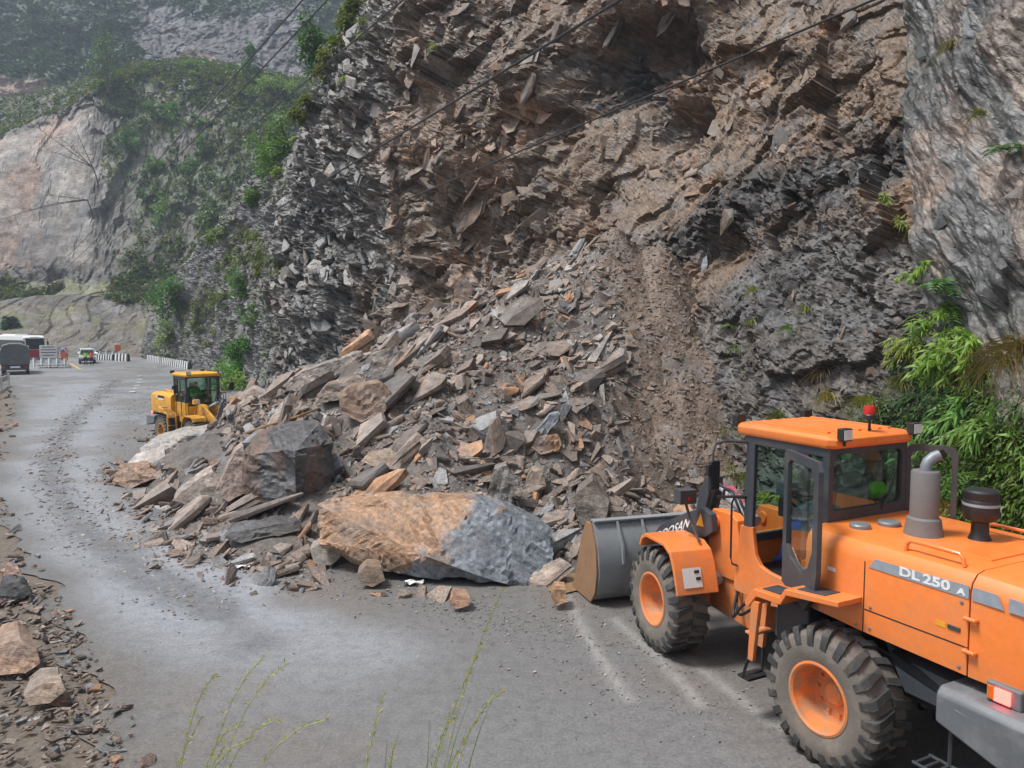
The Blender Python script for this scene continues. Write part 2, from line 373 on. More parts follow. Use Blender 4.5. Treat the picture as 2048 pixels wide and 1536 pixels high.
CC = CC * (1 - mud[..., None]) + mud[..., None] * np.array(srgb(108, 90, 73)) * (1 + .15 * nz)[..., None]
# mossy film on the old faces
moss = sstep(.12, .5, fbm(U * .5 + 2, Hh * .28, s=61, o=4)) * (.6 * far + .1 * wall)
CC = CC * (1 - moss[..., None]) + moss[..., None] * np.array(srgb(84, 94, 58))
a = .62; LP = np.stack([U * math.cos(a) + Hh * math.sin(a), RR, -U * math.sin(a) + Hh * math.cos(a)], -1)
me = mesh_np('cliff', P.reshape(-1, 3), grid_faces(len(CU), NV), np.concatenate([CC, np.clip(wall * .8 + outc * .5 + far * .2 + cen * .25 - mud * .6, 0, 1)[..., None]], -1).reshape(-1, 4), LP.reshape(-1, 3))
CLIFF = tag(link('cliff', me, M_CLIFF), 'tall fractured slate cliff with a brown slide scar above the road', None, None, 'structure')
def cliff_pt(u, h, out=0.0):
    """point on the built face (nearest grid vertex) moved out towards the road, and its colour"""
    i = int(np.clip(np.searchsorted(CU, u), 0, len(CU) - 1)); j = int(np.clip(np.searchsorted(Hh[i], h), 0, NV - 1))
    p = P[i, j].copy(); p[:2] -= CN[i] * out
    return Vector(p), CC[i, j], CN[i]

# ---- heap of slide debris: a cone against the cliff, longer along the road
T_DIR, N_DIR = np.array([-.58, .815]), np.array([.815, .58])
APEX = np.array([3.3, 26.2]); APEX_Z = 8.1
def heap_sq(x, y):
    dx, dy = x - APEX[0], y - APEX[1]; return dx * T_DIR[0] + dy * T_DIR[1], dx * N_DIR[0] + dy * N_DIR[1]
def heap_z(x, y):
    s, q = heap_sq(x, y)
    rs = np.where(s > 0, 21.5, 6.6); rq = np.where(q < 0, 13.8, 9.0)
    rho = np.sqrt((s / rs) ** 2 + (q / rq) ** 2) + .05 * fbm(x * .25, y * .25, s=71, o=3)
    rho = np.sqrt(rho ** 2 + .004); z = APEX_Z * np.where(rho < 1, (1.03 - rho) * (1.0 - .1 * np.sin(np.clip(rho, 0, 1) * math.pi)), 1.03 - rho)
    z2 = 2.0 * (1 - np.sqrt(((x + 2.2) / 5.2) ** 2 + ((y - 18.3) / 4.0) ** 2)) ; z3 = 1.3 * (1 - np.sqrt(((x - 1.8) / 3.0) ** 2 + ((y - 16.6) / 2.6) ** 2))
    z4 = 7.7 * (1 - np.sqrt(((x - 5.0) / 4.6) ** 2 + ((y - 26.2) / 7.5) ** 2)); z = np.logaddexp(z * 1.1, z4 * 1.1) / 1.1 - .25 * np.exp(-np.abs(z - z4))
    z = np.maximum(z, np.maximum(z2, z3)) - 1.3 * np.exp(-((x + 12.2) ** 2 + (y - 29.2) ** 2) / 7.0); k = np.clip(z, 0, .6)
    return z + k * (.5 * fbm(x * .55, y * .55, s=73, o=3) + .12 * fbm(x * 2.2, y * 2.2, s=75, o=3))
hx, hy = np.meshgrid(np.arange(-20, 9, .12), np.arange(10.5, 47, .12), indexing='ij')
hz = heap_z(hx, hy)
hs_, hq_ = heap_sq(hx, hy); fine = sstep(2.2, 3.6, hx + .05 * (hy - 24) + .7 * fbm(hx * .4, hy * .4, s=77, o=3))
hc = (np.array(srgb(92, 84, 78)) * (1 - fine[..., None]) + np.array(srgb(112, 96, 83)) * fine[..., None]) * (1 + .3 * fbm(hx * .9, hy * .9, s=79, o=4))[..., None]
keep = hz > -.12
idx = np.arange(hx.size).reshape(hx.shape); F = grid_faces(*hx.shape); F = F[keep.ravel()[F].all(1)]
used = np.zeros(hx.size, bool); used[F.ravel()] = True; remap = np.cumsum(used) - 1
V = np.stack([hx, hy, hz], -1).reshape(-1, 3)
me = mesh_np('debris_heap', V[used], remap[F], hc.reshape(-1, 3)[used], V[used] * 1.0)
tag(link('debris_heap', me, M_RUBBLE), 'brown earth and crushed slate of the landslide heap', None, None, 'structure')
def HZ(x, y): return float(max(0.0, heap_z(np.array(x, float), np.array(y, float))))

# ---- ground and road
g = NG('earth'); v = g.pos(); n = g.noise(v, .7, 6, .65); n2 = g.noise(v, 9, 6, .7)
c = g.mix(srgb(96, 88, 80), srgb(120, 108, 96), fac=n); c = g.mix(c, g.ramp(n2, [(.25, .5), (.7, 1.3)]), mode='MULTIPLY', f=.8)
M_EARTH = g.done(c, .85, g.bump(n2, .8, .05))
gx, gy = np.meshgrid(np.concatenate([[-650, -400, -250, -150], np.linspace(-110, 40, 61), [80, 200, 400, 650]]), np.concatenate([[-300, -150, -60, -20], np.linspace(-6, 14, 41), np.linspace(16, 170, 60), [260, 450, 650]]), indexing='ij')
def left_edge_x(y): return np.interp(y, LE[:, 1], LE[:, 0])
LE = np.array([(4, -6), (-.5, 3), (-3.6, 7), (-5.6, 9.8), (-8.2, 13.2), (-12.0, 18), (-16.9, 25), (-23.6, 36), (-38, 58), (-52, 74), (-80, 84), (-130, 90)], float)
bank = np.clip((6.4 - gy) / 5.0, 0, 1.0) * 3.0 * (gx < 6) * (gx > -60)
gz = -.022 + bank - np.clip((left_edge_x(gy) - gx - 2.5) * .35, 0, 14) * (gy > 7) * (gy < 80)
tag(link('ground', mesh_np('ground', np.stack([gx, gy, gz], -1).reshape(-1, 3), grid_faces(*gx.shape)), M_EARTH), 'stony bare earth of the roadside and valley', None, None, 'structure')
RE = np.array([(9.5, -6), (9, 3), (9, 8), (8.8, 12), (8, 16), (5.3, 21), (.2, 29.5), (-6, 38.5), (-14, 47), (-23, 64), (-44, 100), (-66, 128)], float)
le, re_ = catmull(LE, 16), catmull(RE, 16)
ls = np.linspace(0, 1, len(le)); rs_ = np.linspace(0, 1, len(re_)); k = np.linspace(0, 1, 320)
L2 = np.stack([np.interp(k, ls, le[:, 0]), np.interp(k, ls, le[:, 1])], -1); R2 = np.stack([np.interp(k, rs_, re_[:, 0]), np.interp(k, rs_, re_[:, 1])], -1)
w = np.linspace(0, 1, 160)
L2 = L2 + np.stack([.45 * fbm(L2[:, 0] * .9, L2[:, 1] * .9, s=91, o=4), 0 * L2[:, 0]], -1)
RX = L2[:, None, :] * (1 - w[None, :, None]) + R2[:, None, :] * w[None, :, None]
def polyd(P2, line):
    d = np.full(P2.shape[:-1], 1e9)
    for a, b in zip(line[:-1], line[1:]):
        ab = b - a; t = np.clip(((P2 - a) @ ab) / (ab @ ab), 0, 1); d = np.minimum(d, np.linalg.norm(P2 - (a + t[..., None] * ab), axis=-1))
    return d
def gl(pts): return catmull(np.array([gnd(*q)[:2] for q in pts]), 8)
TRACK_DARK = gl([(230, 760), (140, 850), (105, 940), (140, 1030), (240, 1110), (380, 1200), (520, 1285)])
TRACK_WETA = gl([(160, 770), (80, 860), (45, 960), (70, 1060), (160, 1110), (290, 1190), (420, 1290), (560, 1420)])
TRACK_WETB = gl([(200, 800), (165, 880), (170, 960), (240, 1060), (380, 1150), (560, 1240), (760, 1320)])
TRACK_SKID = [gl([(1130, 1190), (1190, 1300), (1260, 1400)]), gl([(1230, 1240), (1330, 1330), (1400, 1410)]), gl([(1370, 1310), (1480, 1400), (1600, 1480)])]
nz = fbm(RX[..., 0] * .6, RX[..., 1] * .6, s=81, o=6, g=.62)
dd, da, db = [polyd(RX, t) + .25 * nz for t in (TRACK_DARK, TRACK_WETA, TRACK_WETB)]
scr = np.min([polyd(RX, t) for t in TRACK_SKID], 0)
grav = np.exp(-(dd / .42) ** 2); wet = np.clip(np.exp(-(da / 1.15) ** 2) + .8 * np.exp(-(db / .75) ** 2), 0, 1) * sstep(8, 13, RX[..., 1])
wet = np.clip(wet + sstep(26, 40, RX[..., 1]) * .5 * sstep(-.2, .4, nz), 0, 1)
mudr = np.clip(1 - np.maximum(heap_z(RX[..., 0], RX[..., 1]) * -.35, 0), 0, 1)
left = polyd(RX, L2[::8]); edge = np.exp(-(left / .7) ** 2)
rc = np.array([*srgb(112, 112, 112)]) * np.ones(RX.shape[:2] + (3,))
def blend(c, w, k): return c * (1 - w[..., None]) + w[..., None] * np.array(srgb(*k))
rc = blend(rc, .6 * mudr, (100, 95, 91)); rc = blend(rc, wet * .75, (165, 169, 176)); rc = blend(rc, grav * .7, (92, 93, 95)); rc = blend(rc, edge * .7, (92, 88, 82))  # wet tracks: sky sheen painted in as pale blue-grey, besides the lower roughness
rc = blend(rc, .5 * sstep(.1, .6, fbm(RX[..., 0] * .3, RX[..., 1] * .3, s=83, o=4)), (112, 104, 97))
rc = blend(rc, .5 * np.exp(-(scr / .09) ** 2), (165, 163, 158))
rz = .004 + .012 * fbm(RX[..., 0] * .7, RX[..., 1] * .7, s=85, o=3) * .5 + .02 * grav + .006 * fbm(RX[..., 0] * 5, RX[..., 1] * 5, s=86, o=2) * mudr
me = mesh_np('road', np.dstack([RX, rz]).reshape(-1, 3), grid_faces(320, 160), rc.reshape(-1, 3), np.dstack([wet, grav, edge]).reshape(-1, 3), smooth=True)
g = NG('muddy_asphalt'); base = g.attr('Col'); lp = g.attr('lp', 'Vector'); sp = g.n('ShaderNodeSeparateXYZ'); g.l(lp, sp.inputs[0]); v = g.pos()
n = g.noise(v, 5, 8, .78); n2 = g.noise(v, 26, 6, .8); n3 = g.noise(v, .9, 5, .6)
c = g.mix(base, g.ramp(n, [(.32, .66), (.5, 1.0), (.68, 1.22)]), mode='MULTIPLY', f=.75); c = g.mix(c, g.ramp(n2, [(.34, .45), (.5, 1.0), (.66, 1.5)]), mode='MULTIPLY', f=.6)
ro = g.math('SUBTRACT', g.math('ADD', g.math('MULTIPLY', n3, .22), .5), g.math('MULTIPLY', sp.outputs[0], .34))
b = g.bump(n2, .8, .012); b = g.bump(n, .4, .02, prev=b)
M_ROAD = g.done(c, ro, b, spec=.5)
ROAD = tag(link('road', me, M_ROAD), 'wet muddy grey mountain road with wheel tracks', None, None, 'structure')
# ---- far slopes behind the bend
M_HILL = rock_mat('hill_rock', fine=1.3, wet=.6, rust=.08)
def hill(name, label, cols, nu, nv, colour, amp, s):
    pxs = [c[0] for c in cols]; G = np.array([[at(px, py, d) for py, d in rows] for px, rows in cols], float)   # m,k,3
    kk = G.shape[1]; A = np.stack([np.stack([_cub(np.linspace(pxs[0], pxs[-1], nu), np.array(pxs, float), G[:, j, a]) for a in range(3)], -1) for j in range(kk)], 1)
    t = np.linspace(0, kk - 1, nv); S = np.stack([_cub(t, np.arange(kk, dtype=float), A[:, :, a].T).T for a in range(3)], -1)   # nu,nv,3
    a = np.linspace(pxs[0], pxs[-1], nu)[:, None] + 0 * t[None]; b = 0 * a + t[None]
    X, Z = S[..., 0], S[..., 2]; Y = S[..., 1]
    col, veg, rough = colour(a, b, X, Z)
    d = 0
    for (su, sv, an, am) in ((9, 15, .2, 1.1), (4, 7, .3, .7), (1.8, 3.0, .35, .4), (.9, 1.3, .5, .2)):
        r, r2, da, db, e = blocks(X + fbm(X * .1, Z * .1, s=s, o=2) * 3, Z, su, sv, an, s + int(su)); d = d + am * ((r - .5) + .8 * da * (r2 - .5) + .8 * db * ((r * 5.1) % 1 - .5)); col = col * (1 + .22 * (r2 - .5))[..., None]
    d = (d + .35 * fbm(X * .3, Z * .3, s=s + 5, o=5, g=.6) * .45) * amp * rough
    P = S.copy(); P[..., 1] -= d; P[..., 2] += d * .3
    P2 = P.reshape(-1, 3)
    me = mesh_np(name, P2, grid_faces(nu, nv), col.reshape(-1, 3), P2 * .35)
    tag(link(name, me, M_HILL), label, None, None, 'structure')
    return P, veg, col
def c_near(a, b, X, Z):
    n = fbm(X * .05, Z * .05, s=201, o=4); n2 = fbm(X * .18, Z * .12, s=203, o=4)
    one = np.ones_like(a)
    k = np.array(srgb(86, 83, 77)) * one[..., None]
    slab = (1 - sstep(165, 190, a + n2 * 12)) * sstep(4.9, 5.1, b) * (1 - sstep(6.0, 6.3, b + n * .2))
    k = blend(k, slab, (126, 119, 112)); k = blend(k, slab * sstep(.05, .35, fbm(X * .1, Z * .04, s=205, o=4)), (140, 118, 104)); k = blend(k, slab * .5 * sstep(.1, .4, fbm(X * .3, Z * .03, s=206, o=3)), (120, 118, 118))
    low = 1 - sstep(1.6, 2.2, b)
    k = blend(k, low * .75, (98, 88, 75)); k = blend(k, low * sstep(.0, .3, n2) * .8, (84, 84, 82)); k = blend(k, low * sstep(.1, .4, fbm(X * .3, Z * .5, s=207, o=4)) * .5, (96, 98, 62)); k = blend(k, sstep(.2, .5, n2) * (1 - low) * .5, (150, 146, 140))
    veg = sstep(190, 230, a + n * 25) * sstep(2.6, 3.2, b) * (1 - slab) * sstep(-.45, .15, n2 + .35) * sstep(-.7, .0, n + .5)
    bench = sstep(2.1, 2.5, b) * (1 - sstep(3.7, 4.1, b)); veg = np.maximum(veg, bench * sstep(-.1, .4, n2))
    veg = np.maximum(veg, sstep(6.3, 6.8, b) * .6); grass = veg * (.5 + .5 * n2)
    k = blend(k, np.clip(veg, 0, 1) * .8, (66, 78, 44)); k = blend(k, bench * .5, (120, 124, 78))
    return k, veg, 1 - .8 * slab - .5 * bench - .4 * low
HILL_COLS = [(-260, [(728, 104), (692, 116), (604, 132), (592, 140), (560, 146), (540, 148), (310, 160), (255, 175), (180, 215)]),
 (0, [(725, 108), (692, 118), (602, 136), (592, 144), (562, 149), (540, 151), (295, 164), (262, 178), (200, 215)]),
 (100, [(722, 112), (690, 121), (600, 138), (590, 146), (560, 151), (535, 153), (262, 168), (225, 180), (180, 215)]),
 (185, [(718, 116), (690, 122), (600, 139), (590, 146), (562, 150), (535, 152), (225, 170), (180, 182), (160, 215)]),
 (300, [(716, 116), (694, 120), (625, 131), (600, 138), (560, 144), (500, 148), (180, 178), (140, 190), (128, 220)]),
 (420, [(718, 114), (700, 117), (650, 124), (605, 131), (530, 138), (450, 145), (200, 172), (142, 188), (128, 222)]),
 (540, [(718, 114), (695, 117), (640, 124), (590, 130), (510, 137), (440, 143), (215, 164), (172, 178), (150, 215)]),
 (760, [(718, 114), (695, 117), (640, 124), (590, 130), (510, 137), (440, 143), (240, 160), (210, 175), (190, 215)])]
H1, H1V, _ = hill('hillside', 'rocky hillside with scrub and a pale bare rock face beyond the bend', HILL_COLS, 420, 300, c_near, 1.5, 211)
def c_far(a, b, X, Z):
    n = fbm(X * .02, Z * .02, s=221, o=4); n2 = fbm(X * .06, Z * .05, s=223, o=4)
    k = np.array(srgb(62, 76, 58)) * np.ones_like(a)[..., None]
    cl = sstep(255, 300, a + n * 40) * (1 - sstep(600, 640, a)) * sstep(.9, 1.1, b + n2 * .15) * (1 - sstep(3.0, 3.3, b + n2 * .3))
    k = blend(k, cl, (76, 74, 76)); k = blend(k, cl * sstep(.1, .5, fbm(X * .15, Z * .02, s=225, o=3)) * .5, (112, 106, 102))
    pale = (1 - sstep(120, 170, a + n * 30)) * sstep(.1, .3, b) * (1 - sstep(.9, 1.1, b)); k = blend(k, pale * .85, (150, 128, 116))
    ridge = sstep(.5, .7, b + n2 * .2) * (1 - sstep(.95, 1.15, b + n2 * .2)) * sstep(260, 300, a); k = blend(k, ridge * .7, (150, 130, 112))
    return k, np.clip(1 - cl - pale - ridge, 0, 1), 1 - .5 * cl
FAR_COLS = [(px, [(380, 232), (235 - o, 246), (120, 262), (30, 278), (-80, 305)]) for px, o in ((-420, 60), (-150, 90), (0, 80), (130, 60), (300, 90), (380, 130), (470, 80), (600, 60), (800, 60), (1100, 60))]
H2, H2V, _ = hill('mountain', 'steep dark mountain wall in the mist behind the hillside', FAR_COLS, 340, 220, c_far, 3.2, 231)
# ================================================================ ROCKS
def hull(pts):
    bm = bmesh.new()
    for p in pts: bm.verts.new(p)
    r = bmesh.ops.convex_hull(bm, input=bm.verts)
    bmesh.ops.delete(bm, geom=[v for v in bm.verts if not v.link_faces], context='VERTS')
    bmesh.ops.recalc_face_normals(bm, faces=bm.faces); bmesh.ops.triangulate(bm, faces=bm.faces)
    bm.verts.index_update(); V = np.array([v.co[:] for v in bm.verts]); F = np.array([[v.index for v in f.verts] for f in bm.faces]); bm.free()
    return V, F
def rock_shape(seed, kind):
    r = np.random.default_rng(seed)
    if kind == 'chunk':
        p = r.normal(size=(13, 3)); p /= np.linalg.norm(p, axis=1)[:, None]; p *= np.array([.5, .38, .27]) * r.uniform(.75, 1.1, (13, 1)); return hull(p)
    n = r.integers(5, 8); th = np.sort(r.uniform(0, 2 * np.pi, n) * .35 + np.linspace(0, 2 * np.pi, n, endpoint=False) * 1.0)
    rad = r.uniform(.75, 1.1, n); o = np.stack([np.cos(th) * rad * .5, np.sin(th) * rad * r.uniform(.2, .38)], -1)
    layers = {'slab': 1, 'plate': 1, 'stack': int(r.integers(2, 5))}[kind]; tot = {'slab': r.uniform(.16, .3), 'plate': r.uniform(.07, .13), 'stack': r.uniform(.25, .42)}[kind]
    Vs, Fs, z, k = [], [], -tot / 2, 0
    for i in range(layers):
        t = tot / layers * r.uniform(.7, 1.3); sh = r.normal(0, .035, 2) * (layers > 1); sc = r.uniform(.78, 1.0) if layers > 1 else 1
        lo = o * sc * r.uniform(.9, 1.04, (n, 1)) + sh; hi = o * sc * r.uniform(.8, .98, (n, 1)) + sh + r.normal(0, .03, 2); tl = r.normal(0, .05, 2)
        p = np.vstack([np.c_[lo, np.full(n, z - .012)], np.c_[hi, z + t + hi @ tl]])
        if layers == 1: p = np.vstack([p, np.c_[o * 1.03, z + t * r.uniform(.3, .7, n)]])
        V, F = hull(p); Vs.append(V); Fs.append(F + k); k += len(V); z += t
    return np.vstack(Vs), np.vstack(Fs)
SHAPES = {k: [rock_shape(300 + 31 * i + j, k) for i in range(n)] for j, (k, n) in enumerate((('chunk', 10), ('slab', 14), ('plate', 10), ('stack', 14)))}
SHAPE_ME = {k: [mesh_np('rock_' + k, V, F) for V, F in L] for k, L in SHAPES.items()}
for L in SHAPE_ME.values():
    for m_ in L: m_.materials.append(M_STONE)
PAL = np.array([srgb(*c) for c in ((146, 130, 118), (128, 113, 102), (142, 140, 139), (122, 123, 126), (100, 90, 83), (164, 124, 92), (160, 152, 145), (124, 106, 94))])
PALW = np.array([.28, .27, .09, .05, .13, .05, .03, .1]); PALW /= PALW.sum()
def rand_rot(r, n, normal, tilt):
    """n rotation matrices: local z near the given normals (n,3), random yaw"""
    nz = normal + r.normal(0, tilt, (n, 3)); nz /= np.linalg.norm(nz, axis=1)[:, None]
    a = r.normal(size=(n, 3)); a -= (a * nz).sum(1)[:, None] * nz; a /= np.linalg.norm(a, axis=1)[:, None]
    return np.stack([a, np.cross(nz, a), nz], -1)
def scatter(name, pos, rot, size, col, kinds, mat=None, parent=None, label=None, cat=None, seed=1):
    """many small stones as one mesh"""
    r = np.random.default_rng(seed); n = len(pos); pool = [s for k in kinds for s in SHAPES[k]]; pick = r.integers(0, len(pool), n)
    Vs, Fs, Cs, Ls, k = [], [], [], [], 0
    for j, (V, F) in enumerate(pool):
        m = np.where(pick == j)[0]
        if not len(m): continue
        sc = size[m][:, None] * np.stack([np.ones(len(m)), r.uniform(.7, 1.2, len(m)), r.uniform(.38, .9, len(m))], -1)
        L = V[None] * sc[:, None, :]; W = np.einsum('nij,nkj->nki', rot[m], L) + pos[m][:, None, :]
        Vs.append(W.reshape(-1, 3)); Fs.append((F[None] + (np.arange(len(m)) * len(V))[:, None, None] + k).reshape(-1, 3)); k += len(m) * len(V)
        Cs.append(np.repeat(col[m], len(V), 0)); Ls.append((L * 2 + r.uniform(0, 40, (len(m), 1, 3))).reshape(-1, 3))
    me = mesh_np(name, np.vstack(Vs), np.vstack(Fs), np.vstack(Cs), np.vstack(Ls))
    return tag(link(name, me, mat or M_RUBBLE, parent), label, cat, None, 'stuff')
def stone(name, kind, p, rot, size, col, r, parent=None, label=None, cat=None, group=None, wide=1.0, thick=1.0):
    L = SHAPE_ME[kind]; o = link(name, L[int(r.integers(0, len(L)))], None, parent)
    M = Matrix([list(rot[0]), list(rot[1]), list(rot[2])]).to_4x4()
    o.matrix_world = Matrix.Translation(p) @ M @ Matrix.Diagonal((size, size * r.uniform(.7, 1.15) * wide, size * r.uniform(.4, .9) * thick, 1))
    o.color = (*col, 1); return tag(o, label, cat, group)
def heap_normal(x, y):
    e = .3; nx = -(heap_z(x + e, y) - heap_z(x - e, y)) / (2 * e); ny = -(heap_z(x, y + e) - heap_z(x, y - e)) / (2 * e)
    n = np.stack([nx, ny, np.ones_like(nx)], -1); return n / np.linalg.norm(n, axis=1)[:, None]
def pick_cols(r, n, fine=None):
    c = PAL[r.choice(len(PAL), n, p=PALW)] * r.uniform(.68, 1.28, (n, 1))
    if fine is not None: c = c * (1 - .75 * fine[:, None]) + .75 * fine[:, None] * np.array(srgb(120, 102, 88)) * r.uniform(.75, 1.25, (n, 1))
    return c
EXCL = [(635, 1110, 1000, 1178, 14.6), (480, 670, 848, 1014, 19.5), (275, 460, 850, 926, 26), (225, 320, 930, 980, 22.5), (566, 730, 704, 790, 33), (632, 731, 754, 810, 31), (730, 800, 690, 765, 31), (674, 783, 766, 852, 28), (430, 490, 890, 1006, 22), (344, 438, 940, 1014, 22), (906, 946, 549, 606, 29), (1150, 1221, 960, 1054, 17.5), (972, 1031, 930, 1008, 19), (1058, 1128, 868, 912, 20), (1060, 1118, 824, 885, 20), (722, 846, 909, 940, 21), (444, 602, 1042, 1090, 18)]
def hides(x, y, z):
    c, s = math.cos(PITCH), math.sin(PITCH); d = y * c - (z - CAM_H) * s; v = y * s + (z - CAM_H) * c; px, py = 1024 + FPX * x / d, 768 - FPX * v / d; m = np.zeros(np.shape(x), bool)
    for a, b, t, u, dd in EXCL: m |= (px > a + .06 * (b - a)) & (px < b - .06 * (b - a)) & (py > t + .05 * (u - t)) & (py < u + .0 * (u - t)) & (d < dd + 1.0)
    return m
def heap_sample(r, n, tail=.10):
    out = np.zeros((0, 2))
    while len(out) < n:
        p = np.stack([r.uniform(-19, 9, n * 2), r.uniform(11, 46, n * 2)], -1); s, q = heap_sq(p[:, 0], p[:, 1])
        z = heap_z(p[:, 0], p[:, 1]); ok = (z > -APEX_Z * tail * r.random(n * 2) ** 2.2) & (q < 2.2) & (np.hypot(p[:, 0] - 2.6, p[:, 1] - 13.0) > 2.0) & (r.random(n * 2) < np.clip(30 / p[:, 1], .4, 1) ** 1.2)
        ok &= ~hides(p[:, 0], p[:, 1], np.maximum(z, 0) + .1); out = np.vstack([out, p[ok]])
    return out[:n]
def fineness(x, y):
    s, q = heap_sq(x, y); f = sstep(2.2, 3.6, x + .05 * (y - 24) + .7 * fbm(x * .4, y * .4, s=77, o=3)); z = heap_z(x, y)
    return f * sstep(.4, 1.6, z), z
r = np.random.default_rng(11)
# small rubble
for nm, n, lo, hi, kinds, lab, sd in (('small_rubble', 32000, .07, .22, ('plate', 'chunk', 'plate'), 'small slate chips covering the landslide heap', 1), ('rubble', 7500, .2, .8, ('slab', 'plate', 'stack', 'slab', 'slab'), 'broken slate slabs heaped on the landslide', 2)):
    p = heap_sample(r, n); f, z = fineness(p[:, 0], p[:, 1]); size = lo + (hi - lo) * r.random(n) ** 1.8
    if nm == 'rubble':
        kp = r.random(n) > f * .6; p, f, z, size = p[kp], f[kp], z[kp], size[kp]; size *= (1 - .45 * f); n = len(p)
    zz = np.maximum(z, 0) + size * .06; rot = rand_rot(r, n, heap_normal(p[:, 0], p[:, 1]), .38)
    scatter(nm, np.c_[p, zz], rot, size, pick_cols(r, n, f), kinds, label=lab, cat='rubble', seed=sd)
# larger slabs, each its own thing
n = 0
while n < 270:
    p = heap_sample(r, 1, .05)[0]; f, z = fineness(p[None, 0], p[None, 1])
    if r.random() < f[0] * .93: continue
    if z[0] > 4.2 and r.random() < .6: continue
    size = (.75 + .95 * r.random() ** 1.6) * (1.15 if p[0] < -2 else .9); size *= (1 - .3 * f[0])
    hn = heap_normal(p[None, 0], p[None, 1])[0] * .7 + np.array([-.38, -.3, .35]) + r.normal(0, .24, 3); hn /= np.linalg.norm(hn); hx1 = np.array([.75, .35, .5]) + r.normal(0, .35, 3); hx1 -= hn * (hx1 @ hn); hx1 /= np.linalg.norm(hx1); rot = np.stack([hx1, np.cross(hn, hx1), hn], -1)
    kind = r.choice(['slab', 'stack', 'stack', 'slab', 'chunk', 'plate'])
    ci = int(r.choice(len(PAL), p=PALW)); cl_ = PAL[ci] * r.uniform(.78, 1.2)
    zone = ('in the upper heap under the scar' if z[0] > 4.6 else 'on the left shoulder near the yellow loader' if p[1] > 27 and p[0] < -5 else 'at the left toe beside the tall dark block' if p[0] < -4.5 else 'behind the huge orange-grey boulder' if p[1] < 18.5 and p[0] < .6 else 'at the right toe near the bucket' if p[0] > .2 and p[1] < 19 else 'in the middle of the heap')
    cw_ = ('pale tan', 'brown', 'grey', 'blue-grey', 'dark brown', 'rust-orange', 'whitish', 'dull brown')[ci]; kw_ = {'slab': 'flat-sided slab', 'stack': 'layered block', 'chunk': 'angular block', 'plate': 'thin plate'}[kind]
    stone('slate_rock', kind, (p[0], p[1], max(float(z[0]), 0) + size * .12), rot, size, cl_, r, None, f'{cw_} {kw_} of slate {zone}', 'rock', f'{cw_} {kw_}s {zone}'); n += 1

# ---- slabs and blocks standing out of the cliff face
def face_frame(u):
    N = inward(np.array(u)); return np.array([-N[1], N[0], 0.0]), np.array([-N[0], -N[1], 0.0])     # along +u, outwards
pp, rr, ss, cc, big = [], [], [], [], []
Zv = np.array([0, 0, 1.0])
for (n, ua, ub, ha, hb, lo, hi, tt) in ((650, 53.5, 67, .5, 26, .4, 1.5, 'o'), (40, 20.5, 28, 3, 13.5, .25, .8, 'w'), (900, 42, 56, 3, 24, .2, 1.6, 'c'), (700, 31, 47, 7, 22, .15, 1.1, 's'), (800, 26.5, 38, 1, 13, .12, .6, 'l'), (500, 66, 100, 1, 18, .3, .9, 'f')):
    for _ in range(n):
        u, h = r.uniform(ua, ub), ha + (hb - ha) * r.random() ** .9
        i = int(np.clip(np.searchsorted(CU, u), 0, len(CU) - 1)); j = int(np.clip(np.searchsorted(Hh[i], h), 0, NV - 1))
        wgt = {'o': outc, 'c': cen, 's': scar, 'l': np.maximum(low, dark), 'f': far, 'w': wall}[tt][i, j]
        if r.random() > wgt: continue
        T, O = face_frame(u); size = lo + (hi - lo) * r.random() ** 2.2
        w3 = float(vnoise(u * .35, h * .35, s=88)); e1 = -.8 * T - .58 * Zv + .22 * O if tt in 'ofw' else -.9 * Zv + (.5 * w3 - .3) * T + .5 * O; up = -.55 * T + .8 * Zv
        nz = O * (.8 if tt in 'of' else .7) + up * (.55 if tt != 'w' else .12) + r.normal(0, .16 if tt == 'o' else .09 if tt == 'w' else .42, 3); nz /= np.linalg.norm(nz)
        e1 = e1 + r.normal(0, .15 if tt == 'o' else .6, 3); e1 -= nz * (e1 @ nz); e1 /= np.linalg.norm(e1)
        p = P[i, j] - O * size * (.04 if tt != 'w' else .0)
        c = CC[i, j] * r.uniform(.7, 1.5) * (.95 if tt == 'o' else .72) + .28 * PAL[r.choice([2, 3, 3, 0] if tt in 'ofw' else [0, 1, 4, 5, 7])] * r.uniform(.6, 1.1)
        pp.append(p); rr.append(np.stack([e1, np.cross(nz, e1), nz], -1)); ss.append(size); cc.append(c)
pp, rr, ss, cc = map(np.array, (pp, rr, ss, cc))
vis = ss / np.linalg.norm(pp, axis=1); order = np.argsort(-vis)
for i in order[:272]: stone('rock_ledge', r.choice(['slab', 'stack', 'plate', 'slab']), pp[i], rr[i], ss[i] * 1.2, cc[i], r, CLIFF, thick=.7 if pp[i][0] < 8.4 or pp[i][1] > 20 else .3)
scatter('cliff_fragment', pp[order[272:]], rr[order[272:]], ss[order[272:]], cc[order[272:]], ('slab', 'stack', 'slab', 'plate'), parent=CLIFF, seed=5)

